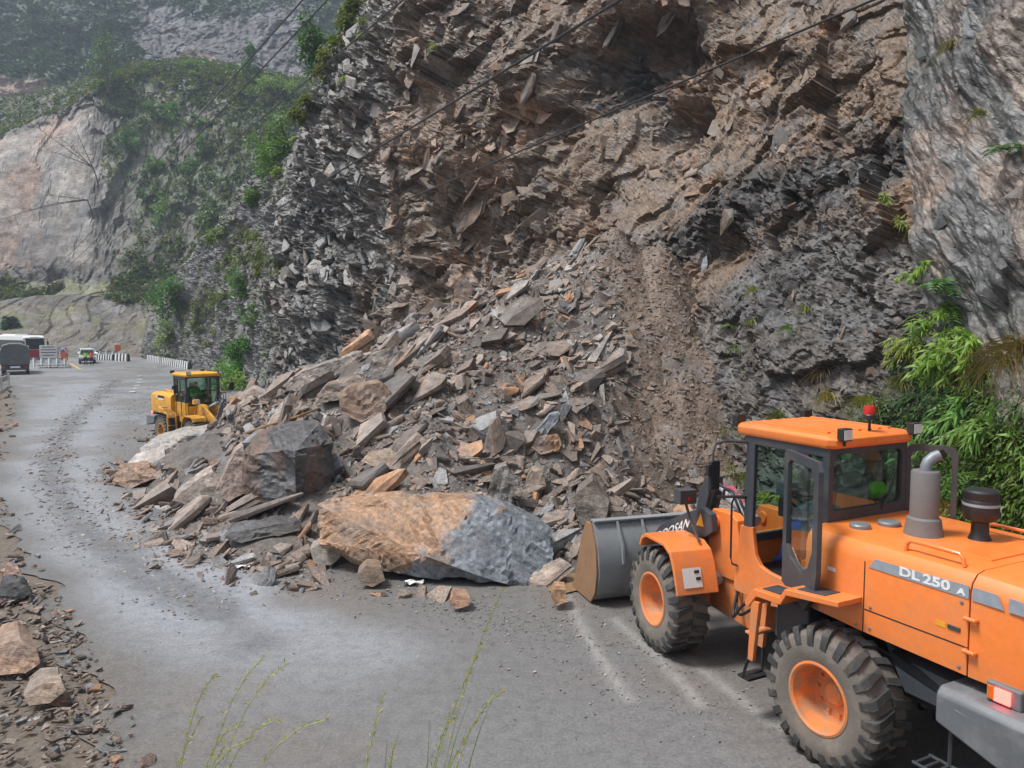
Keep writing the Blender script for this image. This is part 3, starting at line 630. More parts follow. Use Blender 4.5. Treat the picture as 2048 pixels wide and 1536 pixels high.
# ---- gravel on the road and rubble of the left verge
def line_pts(r, line, n, sp):
    k = r.uniform(0, len(line) - 1.001, n); i = k.astype(int); t = (k - i)[:, None]; return line[i] * (1 - t) + line[i + 1] * t + r.normal(0, sp, (n, 2))
gp = np.vstack([line_pts(r, TRACK_DARK[:44], 2200, .34), line_pts(r, gl([(1160, 1200), (1300, 1330), (1450, 1450)]), 700, .55), line_pts(r, gl([(1000, 1200), (1130, 1300), (1200, 1400)]), 450, .8),
    line_pts(r, gl([(230, 1000), (400, 1090), (640, 1150), (900, 1210), (1140, 1270)]), 2600, .45), line_pts(r, gl([(300, 800), (260, 880), (235, 980)]), 600, .9), line_pts(r, gl([(190, 780), (300, 820), (420, 800)]), 260, 2.2), np.stack([r.uniform(-7, 3.5, 180), r.uniform(7.5, 16, 180)], -1)])
n = len(gp); sz = .015 + .07 * r.random(n) ** 3.4; sz[:2200] = .025 + .1 * r.random(2200) ** 2.6; sz *= np.clip(gp[:, 1] / 14, .7, 2.2)
scatter('gravel', np.c_[gp, .012 + sz * .08], rand_rot(r, n, np.tile(Zv, (n, 1)), .16), sz, PAL[r.choice([0, 1, 2, 3, 6], n)] * r.uniform(.8, 1.3, (n, 1)), ('plate', 'slab', 'chunk'), label='loose slate gravel strewn over the muddy road', cat='gravel', seed=6)
lv = catmull(LE, 8); vp = line_pts(r, lv[18:70], 7500, .0); off = r.random(len(vp)) ** 1.2
vp[:, 0] -= off * 3.2 * np.clip(vp[:, 1] / 14, .8, 2) - .45 * r.random(len(vp)) ** 2; vp[:, 1] -= off * .8
vp = vp[(vp[:, 1] < 13.5) | (r.random(len(vp)) < .22)]; n = len(vp); sz = (.03 + .26 * r.random(n) ** 3) * np.clip(vp[:, 1] / 12, .8, 2.0)
def verge_z(x, y): return -.022 + np.clip((6.4 - y) / 5, 0, 1) * 3 - np.clip((left_edge_x(y) - x - 2.5) * .35, 0, 14)
scatter('verge_rubble', np.c_[vp, np.maximum(verge_z(vp[:, 0], vp[:, 1]), -3) + .05 + sz * .06], rand_rot(r, n, np.tile(Zv, (n, 1)), .3), sz, pick_cols(r, n) * .95, ('plate', 'slab', 'chunk', 'stack'), label='slate rubble pushed along the left edge of the road', cat='rubble', seed=7)

# ---- the boulders one can tell apart
def hit(px, py):
    p0 = Vector((0, 0, CAM_H)); d = (at(px, py, 1.0) - p0)
    for t in np.arange(8, 60, .05):
        p = p0 + d * t
        if p.z <= max(0.0, HZ(p.x, p.y)): return t
    return 60
def boulder(label, pts, depth, col, zone=None, back=.82, seg=.16, amp=.05, bed=(.2, .3, .93), seed=0, sink=.0, lift=.12, soft=.55):
    """pts: (px, py, distance) of the outline and ridges of the near side; the far side lies `depth` m behind"""
    Pn = [at(*q) for q in pts]; c = sum(Pn, Vector()) / len(Pn)
    dirn = Vector((c.x, c.y, 0)).normalized()
    Pb = [c + (p - c) * back + dirn * depth + Vector((0, 0, lift * depth - sink)) for p in Pn]
    zmin = min(p.z for p in Pn); base = Vector((c.x, c.y, zmin))
    bm = bmesh.new()
    for p in Pn + Pb: bm.verts.new(p - base)
    bmesh.ops.convex_hull(bm, input=bm.verts); bmesh.ops.delete(bm, geom=[v for v in bm.verts if not v.link_faces], context='VERTS')
    for _ in range(7):
        es = [e for e in bm.edges if e.calc_length() > seg]
        if not es or len(bm.faces) > 9000: break
        bmesh.ops.subdivide_edges(bm, edges=es, cuts=1); bmesh.ops.triangulate(bm, faces=bm.faces)
    bmesh.ops.recalc_face_normals(bm, faces=bm.faces); bm.normal_update()
    co = np.array([v.co[:] for v in bm.verts]); no = np.array([v.normal[:] for v in bm.verts])
    b = np.array(bed); b /= np.linalg.norm(b); t = co @ b; ax = np.cross(b, [0, 1, .2]); ax /= np.linalg.norm(ax); a = co @ ax
    w_ = .12 * fbm(co[:, 0] * 2, co[:, 1] * 2, co[:, 2] * 2, s=seed, o=2)
    r1, r2, _, _, e = blocks(a + w_, t + w_ * .4, .55, .13, 0, 400 + seed); q1, q2, da, db, e2 = blocks(a + w_, t + w_, 1.1, .5, .2, 500 + seed)
    d = amp * (1.1 * (r1 - .6) + 1.3 * (q1 - .6) + .8 * da * (q2 - .5) + soft * fbm(co[:, 0] * 3, co[:, 1] * 3, co[:, 2] * 3, s=seed + 9, o=4, g=.6))
    co2 = co + no * d[:, None]
    bm.verts.index_update(); F = np.array([[v.index for v in f.verts] for f in bm.faces]); bm.free()
    cc_ = np.array(srgb(*col)) * (.8 + .4 * q2)[:, None] * (.85 + .3 * r2)[:, None]
    if zone: cc_ = zone(co + np.array(base), cc_, no)
    lp = np.stack([a, co @ np.cross(b, ax), t], -1) * 1.0 + seed
    me = mesh_np('boulder', co2, F, cc_, lp); o = link('boulder', me, M_RUBBLE); o.location = base
    return tag(o, label, 'boulder', 'boulders of the landslide')
def z1(p, c, n):
    a1, a2 = at(950, 1000, 14.7), at(850, 1112, 13.75); u = p[:, 0] - (a2.x + (a1.x - a2.x) * (p[:, 2] - a2.z) / (a1.z - a2.z)) + .16 * fbm(p[:, 0] * 3, p[:, 1] * 3, p[:, 2] * 3, s=3, o=3)
    k = sstep(-.12, .12, u) * (1 - .5 * sstep(.2, .5, fbm(p[:, 0] * 2, p[:, 1] * 2, p[:, 2] * 2, s=41, o=4)) * (u < .7)) ; low = sstep(.2, .5, at(700, 1085, 14.2).z + .05 - p[:, 2] + .15 * fbm(p[:, 0] * 2, p[:, 2] * 2, s=4, o=3))
    o_ = np.array(srgb(162, 128, 100)) * (1 + .22 * fbm(p[:, 0] * 2.2, p[:, 1] * 2.2, p[:, 2] * 2.2, s=8, o=4))[:, None]
    gry = np.array(srgb(116, 122, 129)) * (1 + .15 * fbm(p[:, 0] * 4, p[:, 2] * 4, s=9, o=3))[:, None]
    o_ = o_ * (1 - .6 * low[:, None]) + .6 * low[:, None] * np.array(srgb(122, 112, 102))
    dr = sstep(.1, .5, fbm(p[:, 0] * 1.8 + 4, p[:, 1] * 1.3, p[:, 2] * 1.3, s=14, o=3))[:, None] * .5
    o_ = o_ * (1 - dr) + dr * np.array(srgb(150, 138, 128))
    return o_ * (1 - k[:, None]) + k[:, None] * gry
boulder('huge boulder with an orange left face and blue-grey right face lying on the road', [(635, 1011, 15.0), (700, 1000, 15.25), (960, 1000, 14.7), (1015, 1013, 14.6), (1100, 1056, 14.5), (1108, 1150, 14.0), (1085, 1176, 13.85), (1010, 1170, 13.7), (850, 1112, 13.75), (770, 1145, 14.1), (700, 1125, 14.6), (637, 1084, 14.7)], 1.4, (150, 130, 110), z1, seg=.07, amp=.06, seed=1, lift=-.1, back=.97, soft=.2, bed=(.55, .2, .8))
def z2(p, c, n):
    k = sstep(-.1, .1, p[:, 0] - at(585, 900, 19.5).x + .1 * fbm(p[:, 0] * 3, p[:, 2] * 3, s=6, o=3))[:, None]
    st = sstep(.15, .45, fbm(p[:, 0] * 2.5, p[:, 1] * 2.5, p[:, 2] * .5, s=12, o=3))[:, None] * .55
    c = np.array(srgb(98, 80, 69)) * (1 - k) + k * np.array(srgb(80, 79, 80)); return (c * (1 - st) + st * np.array(srgb(122, 92, 72))) * (1 + .2 * fbm(p[:, 0] * 5, p[:, 1] * 5, p[:, 2] * 5, s=13, o=3))[:, None]
dk = hit(590, 1014) - 19.3 + .1
boulder('tall dark brown block boulder standing at the edge of the heap', [(x_, y_, z_ + dk) for x_, y_, z_ in [(483, 910, 20.2), (498, 882, 20.4), (570, 852, 20.6), (640, 846, 20.8), (668, 885, 20.4), (663, 985, 20.2), (592, 1012, 19.3), (510, 1004, 19.7), (486, 985, 20.0), (590, 900, 19.3), (500, 905, 19.7)]], 1.6, (95, 80, 70), z2, seg=.12, amp=.05, seed=2, lift=.05, bed=(.3, .2, .9))
def z3(p, c, n):
    k = sstep(-.08, .08, p[:, 0] - at(375, 885, 25.3).x - .3 * (p[:, 2] - .6) + .1 * fbm(p[:, 0] * 2, p[:, 2] * 2, s=6, o=3))[:, None]
    v = sstep(.0, .3, fbm(p[:, 0] * 2.2 + p[:, 2] * 3, p[:, 2] * 2.2 - p[:, 0], s=15, o=3))[:, None]
    return np.array(srgb(158, 151, 144)) * (1 - k) + k * (np.array(srgb(112, 116, 119)) * (1 - v) + v * np.array(srgb(162, 164, 166)))
boulder('long pale grey slab boulder in front of the yellow loader', [(277, 897, 25.9), (302, 879, 26.2), (380, 856, 26.6), (443, 851, 26.9), (459, 868, 26.4), (452, 903, 26.2), (382, 921, 25.3), (292, 926, 25.4), (372, 872, 25.4)], 1.5, (150, 146, 140), z3, seg=.14, amp=.035, seed=3, lift=.0)
boulder('brown wedge-shaped boulder at the left toe of the heap', [(226, 966, 22.4), (240, 932, 22.6), (298, 931, 22.7), (320, 946, 22.6), (312, 957, 22.4), (256, 979, 22.0)], 1.0, (148, 120, 100), seg=.12, amp=.04, seed=4, lift=0)
def hb(label, pts, depth, col, base, **kw):
    d = hit(*base) - .15; lo = max(y for _, y in pts); hi = min(y for _, y in pts)
    boulder(label, [(x, y, d + (lo - y) / max(lo - hi, 1) * depth * .3) for x, y in pts] , depth, col, **kw)
hb('long tilted slab with a pale grey top at the upper left of the heap', [(566, 772), (602, 742), (724, 704), (730, 716), (642, 776), (592, 783)], .9, (150, 138, 128), (600, 790), seed=5, amp=.04, bed=(.5, .1, .8))
hb('thick slab leaning against the long tilted slab', [(632, 792), (652, 771), (724, 754), (731, 770), (690, 800), (642, 806)], .8, (134, 118, 106), (680, 812), seed=6, amp=.04, bed=(.4, .1, .9))
hb('pale pointed slab sticking up beside the long tilted slab', [(730, 748), (746, 708), (792, 690), (800, 706), (762, 757), (738, 760)], .5, (158, 146, 136), (745, 775), seed=7, amp=.03)
hb('brown layered block on the left shoulder of the heap', [(674, 795), (700, 775), (762, 766), (783, 782), (772, 822), (722, 848), (682, 828)], .9, (136, 112, 94), (720, 852), seed=8, amp=.035, bed=(.25, .1, .95))
hb('pinkish slab leaning on the tall dark block', [(430, 986), (470, 902), (488, 890), (490, 985), (456, 1004)], .8, (150, 132, 122), (455, 1008), seed=9, amp=.03)
hb('pale triangular slab left of the tall dark block', [(344, 1001), (400, 955), (427, 940), (438, 955), (436, 1004), (382, 1012)], .7, (148, 136, 126), (385, 1016), seed=10, amp=.03)
hb('pointed brown block standing at the upper left rim of the heap', [(906, 602), (909, 562), (930, 549), (946, 577), (941, 606)], .6, (142, 120, 104), (920, 606), seed=11, amp=.03)
hb('square brown and grey block just above the orange loader bucket', [(1150, 988), (1186, 960), (1221, 1000), (1214, 1036), (1166, 1052), (1150, 1030)], .8, (118, 108, 98), (1170, 1055), seed=12, amp=.03)
hb('upright layered grey-brown block on the right half of the heap toe', [(972, 992), (985, 936), (1014, 930), (1031, 960), (1022, 1003), (990, 1006)], .5, (128, 122, 116), (995, 1010), seed=13, amp=.05)
hb('orange-brown layered block below the blue-grey upright slab', [(1058, 896), (1075, 872), (1118, 868), (1128, 887), (1120, 908), (1080, 910)], .5, (152, 118, 90), (1085, 914), seed=14, amp=.05)
hb('blue-grey upright slab near the right edge of the heap', [(1060, 872), (1100, 830), (1118, 824), (1116, 842), (1084, 882)], .3, (140, 146, 154), (1070, 885), seed=15, amp=.025)
hb('grey and tan block between the heap and the bucket', [(1050, 960), (1062, 940), (1086, 942), (1092, 972), (1074, 986), (1052, 982)], .5, (138, 122, 108), (1070, 988), seed=25, amp=.03)
hb('flat tan slab bridging two stones above the huge boulder', [(722, 922), (790, 909), (846, 917), (832, 938), (762, 938)], .8, (150, 130, 112), (780, 942), seed=16, amp=.03, bed=(.1, .1, 1))
hb('long dark slate beam at the foot of the heap left of the huge boulder', [(444, 1078), (462, 1064), (560, 1046), (602, 1042), (602, 1062), (482, 1088)], .7, (78, 76, 76), (480, 1092), seed=17, amp=.04, bed=(.15, .1, 1))
hb('small pale boulder touching the left end of the huge boulder', [(620, 1100), (640, 1088), (672, 1092), (682, 1114), (662, 1130), (628, 1126)], .45, (140, 132, 122), (650, 1132), seed=18, amp=.02)
hb('rounded brown boulder under the left half of the huge boulder', [(714, 1150), (732, 1132), (762, 1136), (770, 1160), (745, 1174), (722, 1168)], .4, (136, 116, 98), (740, 1176), seed=19, amp=.02)
hb('orange-brown stone in front of the bucket lip', [(1098, 1196), (1106, 1178), (1132, 1180), (1136, 1204), (1112, 1216)], .35, (152, 120, 92), (1115, 1218), seed=20, amp=.02)
hb('flat rusty stone in front of the middle of the huge boulder', [(896, 1204), (906, 1190), (940, 1196), (938, 1212), (912, 1218)], .35, (140, 104, 80), (915, 1220), seed=26, amp=.02)
hb('tan boulder at the left edge of the road', [(-30, 1330), (0, 1290), (40, 1280), (72, 1300), (78, 1325), (50, 1344), (-10, 1350)], .7, (152, 124, 104), (40, 1350), seed=21, amp=.03, seg=.08)
hb('flat brown boulder nearer the camera on the left verge', [(48, 1392), (80, 1368), (124, 1366), (130, 1380), (100, 1406), (58, 1412)], .45, (140, 122, 106), (80, 1416), seed=22, amp=.02, seg=.07)
hb('black jagged rock on the left verge', [(-10, 1200), (0, 1172), (40, 1166), (60, 1185), (30, 1204)], .5, (62, 62, 64), (20, 1206), seed=23, amp=.04, seg=.08)
hb('pinkish flat stone above the black rock on the left verge', [(4, 1152), (12, 1130), (40, 1140), (46, 1164), (24, 1168)], .3, (160, 132, 118), (20, 1170), seed=24, amp=.015, seg=.08)
# ================================================================ MESH BUILDER FOR MADE THINGS
class MB:
    def __init__(s): s.v = []; s.f = []
    def add(s, V, F):
        k = len(s.v); s.v += [tuple(p) for p in V]; s.f += [tuple(i + k for i in q) for q in F]; return s
    def box(s, lo, hi, rot=None, piv=None):
        x0, y0, z0 = lo; x1, y1, z1 = hi
        V = [Vector(p) for p in ((x0, y0, z0), (x1, y0, z0), (x1, y1, z0), (x0, y1, z0), (x0, y0, z1), (x1, y0, z1), (x1, y1, z1), (x0, y1, z1))]
        if rot is not None:
            c = Vector(piv) if piv else sum(V, Vector()) / 8; m = Euler(rot).to_matrix(); V = [c + m @ (p - c) for p in V]
        return s.add(V, [(0, 3, 2, 1), (4, 5, 6, 7), (0, 1, 5, 4), (1, 2, 6, 5), (2, 3, 7, 6), (3, 0, 4, 7)])
    def prism(s, poly, a, b, axis='y'):
        """poly in the plane across the axis: y -> (x,z), x -> (y,z), z -> (x,y)"""
        n = len(poly); f = {'y': lambda p, t: (p[0], t, p[1]), 'x': lambda p, t: (t, p[0], p[1]), 'z': lambda p, t: (p[0], p[1], t)}[axis]
        V = [f(p, a) for p in poly] + [f(p, b) for p in poly]
        return s.add(V, [tuple(range(n)), tuple(range(2 * n - 1, n - 1, -1))] + [(i, i + n, (i + 1) % n + n, (i + 1) % n) for i in range(n)])
    def loft(s, rings, cap=True, closed=True):
        n = len(rings[0]); V = [p for r_ in rings for p in r_]; F = []
        for k in range(len(rings) - 1):
            for i in range(n if closed else n - 1):
                j = (i + 1) % n; F.append((k * n + i, k * n + j, (k + 1) * n + j, (k + 1) * n + i))
        if cap: F += [tuple(range(n - 1, -1, -1)), tuple(range((len(rings) - 1) * n, len(rings) * n))]
        return s.add(V, F)
    def tube(s, path, r_, n=8):
        P_ = [Vector(p) for p in path]; rings = []; up = Vector((.13, .27, 1)).normalized()
        for i, p in enumerate(P_):
            d = (P_[min(i + 1, len(P_) - 1)] - P_[max(i - 1, 0)]).normalized(); a = d.cross(up)
            if a.length < .1: a = d.cross(Vector((1, .2, 0)))
            a.normalize(); b = d.cross(a); rad = r_[i] if isinstance(r_, (list, tuple)) else r_
            rings.append([p + (a * math.cos(t) + b * math.sin(t)) * rad for t in [2 * math.pi * k / n for k in range(n)]])
        return s.loft(rings)
    def lathe(s, prof, c, axis='y', n=40, cap=True):
        """prof: (radius, offset along axis)"""
        c = Vector(c); ex = {'y': (Vector((1, 0, 0)), Vector((0, 0, 1)), Vector((0, 1, 0))), 'z': (Vector((1, 0, 0)), Vector((0, 1, 0)), Vector((0, 0, 1))), 'x': (Vector((0, 1, 0)), Vector((0, 0, 1)), Vector((1, 0, 0)))}[axis]
        return s.loft([[c + ex[2] * t + (ex[0] * math.cos(a) + ex[1] * math.sin(a)) * max(r_, 1e-4) for a in [2 * math.pi * k / n for k in range(n)]] for r_, t in prof], cap=cap)
    def ring(s, outer, inner, mapf, t, n=44):
        """flat frame between two star-shaped outlines (2d), mapf(u, v, w) -> 3d, thickness t"""
        cx = sum(p[0] for p in inner) / len(inner); cy_ = sum(p[1] for p in inner) / len(inner)
        def ray(poly, a):
            dx, dy = math.cos(a), math.sin(a); best = 1e-3
            for (x0, y0), (x1, y1) in zip(poly, poly[1:] + poly[:1]):
                ex, ey = x1 - x0, y1 - y0; den = dx * ey - dy * ex
                if abs(den) < 1e-9: continue
                tt = ((x0 - cx) * ey - (y0 - cy_) * ex) / den; uu = ((x0 - cx) * dy - (y0 - cy_) * dx) / den
                if tt > 0 and -1e-6 <= uu <= 1 + 1e-6: best = max(best, tt)
            return (cx + dx * best, cy_ + dy * best)
        an = sorted({math.atan2(p[1] - cy_, p[0] - cx) for p in outer + inner} | {-math.pi + 2 * math.pi * k / n for k in range(n)})
        O = [ray(outer, a) for a in an]; I = [ray(inner, a) for a in an]; m = len(an)
        V = [mapf(*p, 0) for p in O] + [mapf(*p, 0) for p in I] + [mapf(*p, t) for p in O] + [mapf(*p, t) for p in I]; F = []
        for i in range(m):
            j = (i + 1) % m
            F += [(i, m + i, m + j, j), (2 * m + i, 2 * m + j, 3 * m + j, 3 * m + i), (i, j, 2 * m + j, 2 * m + i), (m + i, 3 * m + i, 3 * m + j, m + j)]
        return s.add(V, F)
    def build(s, name, mat, parent=None, bevel=0.0, smooth=False, xf=None, seg=2, ang=35):
        me = bpy.data.meshes.new(name); V = s.v if xf is None else [tuple(xf @ Vector(p)) for p in s.v]
        me.from_pydata(V, [], s.f)
        bm = bmesh.new(); bm.from_mesh(me); bmesh.ops.recalc_face_normals(bm, faces=bm.faces)
        if smooth or bevel:
            for f_ in bm.faces: f_.smooth = True
            for e in bm.edges:
                if len(e.link_faces) == 2 and e.calc_face_angle(0) > R(ang): e.smooth = False
        bm.to_mesh(me); bm.free()
        o = link(name, me, mat, parent)
        if bevel:
            b = o.modifiers.new('bevel', 'BEVEL'); b.width = bevel; b.segments = seg; b.limit_method = 'ANGLE'; b.angle_limit = R(30); b.harden_normals = True
        return o
def rrect(x0, y0, x1, y1, r_, n=4):
    P_ = []
    for cx, cy_, a0 in ((x1 - r_, y1 - r_, 0), (x0 + r_, y1 - r_, 90), (x0 + r_, y0 + r_, 180), (x1 - r_, y0 + r_, 270)):
        P_ += [(cx + r_ * math.cos(R(a0 + 90 * k / n)), cy_ + r_ * math.sin(R(a0 + 90 * k / n))) for k in range(n + 1)]
    return P_
def text_mesh(name, body, size, mat, parent, M4, extrude=.002, bold=.0):
    cu = bpy.data.curves.new(name, 'FONT'); cu.body = body; cu.size = size; cu.extrude = extrude; cu.offset = bold; cu.resolution_u = 3
    t = bpy.data.objects.new(name, cu); COL.objects.link(t); bpy.context.view_layer.update()
    me = bpy.data.meshes.new_from_object(t.evaluated_get(bpy.context.evaluated_depsgraph_get())); bpy.data.objects.remove(t)
    me.name = name; me.materials.clear(); o = link(name, me, mat, parent); me.transform(M4); return o

M_ORANGE = paint('orange_paint', srgb(240, 130, 56), .34, dirt=.42, dirtcol=srgb(172, 132, 100), splash=1.8, coat=.35, scale=1.4)
M_YELLOW = paint('yellow_paint', srgb(228, 166, 42), .4, dirt=.5, dirtcol=srgb(120, 96, 70), splash=2.1)
M_DARK = paint('dark_grey_paint', srgb(62, 66, 72), .4, dirt=.3)
M_STEEL = paint('worn_steel', srgb(132, 138, 142), .42, dirt=.45, dirtcol=srgb(110, 98, 86), metal=.35)
M_BUCKET = paint('bucket_paint', srgb(136, 141, 143), .45, dirt=.6, dirtcol=srgb(96, 84, 76), scale=1.3)
M_RUSTY = paint('muddy_steel', srgb(146, 112, 82), .7, dirt=.6, dirtcol=srgb(110, 88, 70), scale=3)
M_CW = paint('counterweight_paint', srgb(104, 108, 112), .42, dirt=.5, dirtcol=srgb(150, 150, 148), scale=3)
M_BLACK = plain('black_plastic', (.02, .021, .023), .45)
M_RUBBER = paint('tyre_rubber', srgb(58, 58, 58), .8, dirt=.8, dirtcol=srgb(120, 112, 102), scale=5, bumpy=.4)
M_SIDEWALL = paint('muddy_sidewall', srgb(112, 105, 98), .85, dirt=.9, dirtcol=srgb(142, 131, 118), scale=4, bumpy=.4)
M_GREYP = paint('light_grey_paint', srgb(165, 172, 176), .4, dirt=.3)
M_WHITE = paint('white_paint', srgb(225, 226, 224), .45, dirt=.2)
M_STRIPE = plain('grey_decal', srgb(150, 158, 166), .4)
M_LETTER = plain('white_lettering', srgb(232, 234, 234), .4)
M_GLASS = glass_mat('cab_glass', (.72, .86, .82), .25)
M_CHROME = plain('hydraulic_chrome', srgb(190, 195, 198), .25, .8)
M_REDL = plain('red_lens', srgb(190, 40, 30), .25)
M_AMBER = plain('amber_lens', srgb(225, 110, 30), .25)
M_LENS = plain('lamp_lens', srgb(215, 220, 220), .15)
M_RED = paint('red_paint', srgb(168, 34, 36), .4, dirt=.3)
g = NG('lit_tail_lamp'); g.p.inputs['Emission Color'].default_value = (1, .06, .05, 1); g.p.inputs['Emission Strength'].default_value = 3.0; M_LIT = g.done((.8, .1, .06), .3)
M_SEAT = plain('seat_cloth', srgb(120, 126, 120), .8)
M_YDEC = plain('amber_decal', srgb(235, 170, 40), .4)
M_DGLASS = plain('dark_window_glass', (.02, .03, .03), .08)

# ================================================================ WHEEL LOADERS
def lug_mesh(mb, c, side):
    n = 22
    for k in range(n):
        for sd_ in (-1, 1):
            a0 = 2 * math.pi * (k + (.5 if sd_ > 0 else 0)) / n; rings = []
            for (yy, ri, ro, da, wd_) in ((.005, .66, .735, 0, .058), (.15, .66, .742, .055, .064), (.235, .65, .738, .10, .074), (.272, .60, .70, .125, .078), (.288, .56, .62, .13, .07)):
                ring_ = []
                for rr_, aa in ((ri, -wd_), (ro, -wd_ * .8), (ro, wd_ * .8), (ri, wd_)):
                    a = a0 + da + aa; ring_.append((c[0] + math.cos(a) * rr_, c[1] + sd_ * yy, c[2] + math.sin(a) * rr_))
                rings.append(ring_)
            mb.loft(rings)
def make_wheel(root, c, side, rimmat, xf=None, hubmat=None):
    """c = wheel centre, side = +1 left, -1 right"""
    w = MB().lathe([(.0, -.05), (.13, -.05), (.13, .0), (.10, .03), (.0, .035)] if side > 0 else [(.0, .05), (.13, .05), (.13, .0), (.10, -.03), (.0, -.035)], c, n=20).build('wheel', rimmat, root, smooth=True, xf=xf)
    t = MB().lathe([(.35, -.22), (.37, -.25), (.47, -.282), (.58, -.28), (.65, -.262), (.685, -.22), (.695, -.1), (.697, 0), (.695, .1), (.685, .22), (.65, .262), (.58, .28), (.47, .282), (.37, .25), (.35, .22)], c, n=56, cap=False)
    t.build('tyre', M_SIDEWALL, w, smooth=True, xf=xf); t = MB(); lug_mesh(t, c, side); t.build('tread', M_RUBBER, w, smooth=True, xf=xf)
    q = side
    rm = MB().lathe([(.385, .24 * q), (.385, .262 * q), (.36, .268 * q), (.335, .25 * q), (.33, .20 * q), (.315, .17 * q), (.30, .02 * q), (.27, -.02 * q), (.13, -.03 * q), (.12, -.06 * q), (.3, -.1 * q), (.37, -.24 * q)], c, n=44, cap=False)
    for k in range(10): a = 2 * math.pi * k / 10; rm.lathe([(.018, -.02 * q), (.018, .012 * q), (.0, .014 * q)], (c[0] + .22 * math.cos(a), c[1], c[2] + .22 * math.sin(a)), n=8)
    rm.build('rim', rimmat, w, smooth=True, xf=xf)
    return w
def wheel_loader(root, pm, fr, big=True):
    """local x forward from the articulation joint, y left, z up; fr = turn of the front half"""
    X = Matrix.Rotation(fr, 4, 'Z')
    B = lambda mb, n, m, p=root, b=.012, **k: mb.build(n, m, p, bevel=b, **k)
    for x, xf in ((-1.5, None), (1.5, X)):
        for sd_ in (1, -1): make_wheel(root, (x, 1.0 * sd_, .73), sd_, pm, xf)
        B(MB().lathe([(.13, -.86), (.17, -.5), (.2, -.3), (.26, -.1), (.26, .1), (.2, .3), (.17, .5), (.13, .86)], (x, 0, .73), n=20), 'axle', pm, b=0, smooth=True, xf=xf)
    # rear half
    B(MB().box((-3.3, -.48, .78), (-.15, .48, 1.34)), 'chassis', M_DARK)
    B(MB().prism([(-.95, 1.50), (-1.25, 1.42), (-1.8, 1.36), (-2.95, 1.30), (-3.1, 1.02), (-2.2, 1.02), (-1.95, 1.46), (-1.05, 1.47)], -.84, .84), 'skirt', M_DARK)
    hood = MB(); prof = [(-.95, 1.52), (-.95, 2.24), (-.925, 2.335), (-.86, 2.405), (-.76, 2.43), (.76, 2.43), (.86, 2.405), (.925, 2.335), (.95, 2.24), (.95, 1.52)]
    hood.loft([[(x, y, z if z > 1.6 else z + dz) for y, z in prof] for x, dz in ((-1.02, .02), (-1.74, -.02), (-2.87, -.04))])
    hood = B(hood, 'hood', pm, b=.006, ang=50)
    prof2 = [(y * 1.004, z + .004) for y, z in prof]; rear = MB()
    rear.loft([[(x, y * sx, 1.5 + (z - 1.5) * sz if z > 1.6 else 1.48) for y, z in prof2] for x, sx, sz in ((-2.885, 1, 1.0), (-3.3, .99, .985), (-3.62, .95, .93), (-3.8, .86, .8))])
    B(rear, 'engine_cover', pm, b=.006, ang=50)
    for x in (-1.78,): B(MB().box((x - .006, .945, 1.5), (x + .006, .953, 2.24)), 'panel_seam', M_BLACK, hood, b=0)
    B(MB().box((-2.87, .946, 1.735), (-1.79, .953, 1.747)), 'panel_seam', M_BLACK, hood, b=0)
    B(MB().box((-1.42, .948, 2.02), (-1.32, .9535, 2.06)), 'label', M_WHITE, hood, b=0); B(MB().lathe([(.03, 0), (.03, .012), (0, .014)], (-1.2, .948, 2.05), 'y', 12), 'lock', M_BLACK, hood, b=0); B(MB().box((-2.66, .948, 1.85), (-2.56, .9535, 1.9)), 'label', M_YDEC, hood, b=0)
    for x_, z_ in ((-1.2, 1.56), (-1.7, 1.55), (-1.86, 1.56), (-2.8, 1.54), (-1.86, 1.78), (-2.8, 2.14), (-1.2, 2.2)): B(MB().lathe([(.016, 0), (.016, .008), (0, .012)], (x_, .95, z_), 'y', 8), 'bolt', M_STEEL, hood, b=0)
    B(MB().box((-2.80, .948, 1.86), (-2.68, .962, 1.9)), 'latch', M_DARK, hood, b=.004)
    for z in (1.72, 2.02): B(MB().tube([(-2.86, .95, z), (-2.86, .99, z + .0), (-2.95, .99, z), (-2.95, .95, z)], .02, 8), 'hinge', pm, hood, b=0, smooth=True)
    st = B(MB().prism([(-1.83, 2.19), (-1.9, 2.29), (-2.865, 2.31), (-2.865, 2.19)], .952, .957), 'stripe', M_STRIPE if big else M_BLACK, hood, b=0)
    xs = -2.9
    if big:
        for w_, gp_ in ((.28, .06), (.17, .06), (.12, .06), (.08, .05)):
            B(MB().prism([(xs, 2.19 + (0)), (xs, 2.31 - .0), (xs - w_ + .06, 2.31), (xs - w_, 2.19)], .958, .9615), 'stripe_dash', M_STRIPE, hood, b=0); xs -= w_ + gp_ * .6
        for tx, x0, zz, szz in (('DL', -2.17, 2.213, .12), ('250', -2.42, 2.211, .125), ('A', -2.76, 2.213, .075)):
            text_mesh('lettering', tx, szz, M_LETTER, hood, Matrix.Translation((x0, .9585, zz)) @ Matrix(((-1.45, 0, 0, 0), (0, 0, 1, 0), (0, 1, 0, 0), (0, 0, 0, 1))), bold=.004)
    else:
        B(MB().box((-2.6, -.9575, 2.19), (-1.83, -.952, 2.30)), 'stripe', M_BLACK, hood, b=0)
        B(MB().box((-2.55, -.9575, 2.10), (-1.9, -.952, 2.17)), 'stripe', M_WHITE, hood, b=0)
        B(MB().box((-2.82, -.9575, 2.17), (-2.68, -.952, 2.29)), 'emblem', M_LETTER, hood, b=0)
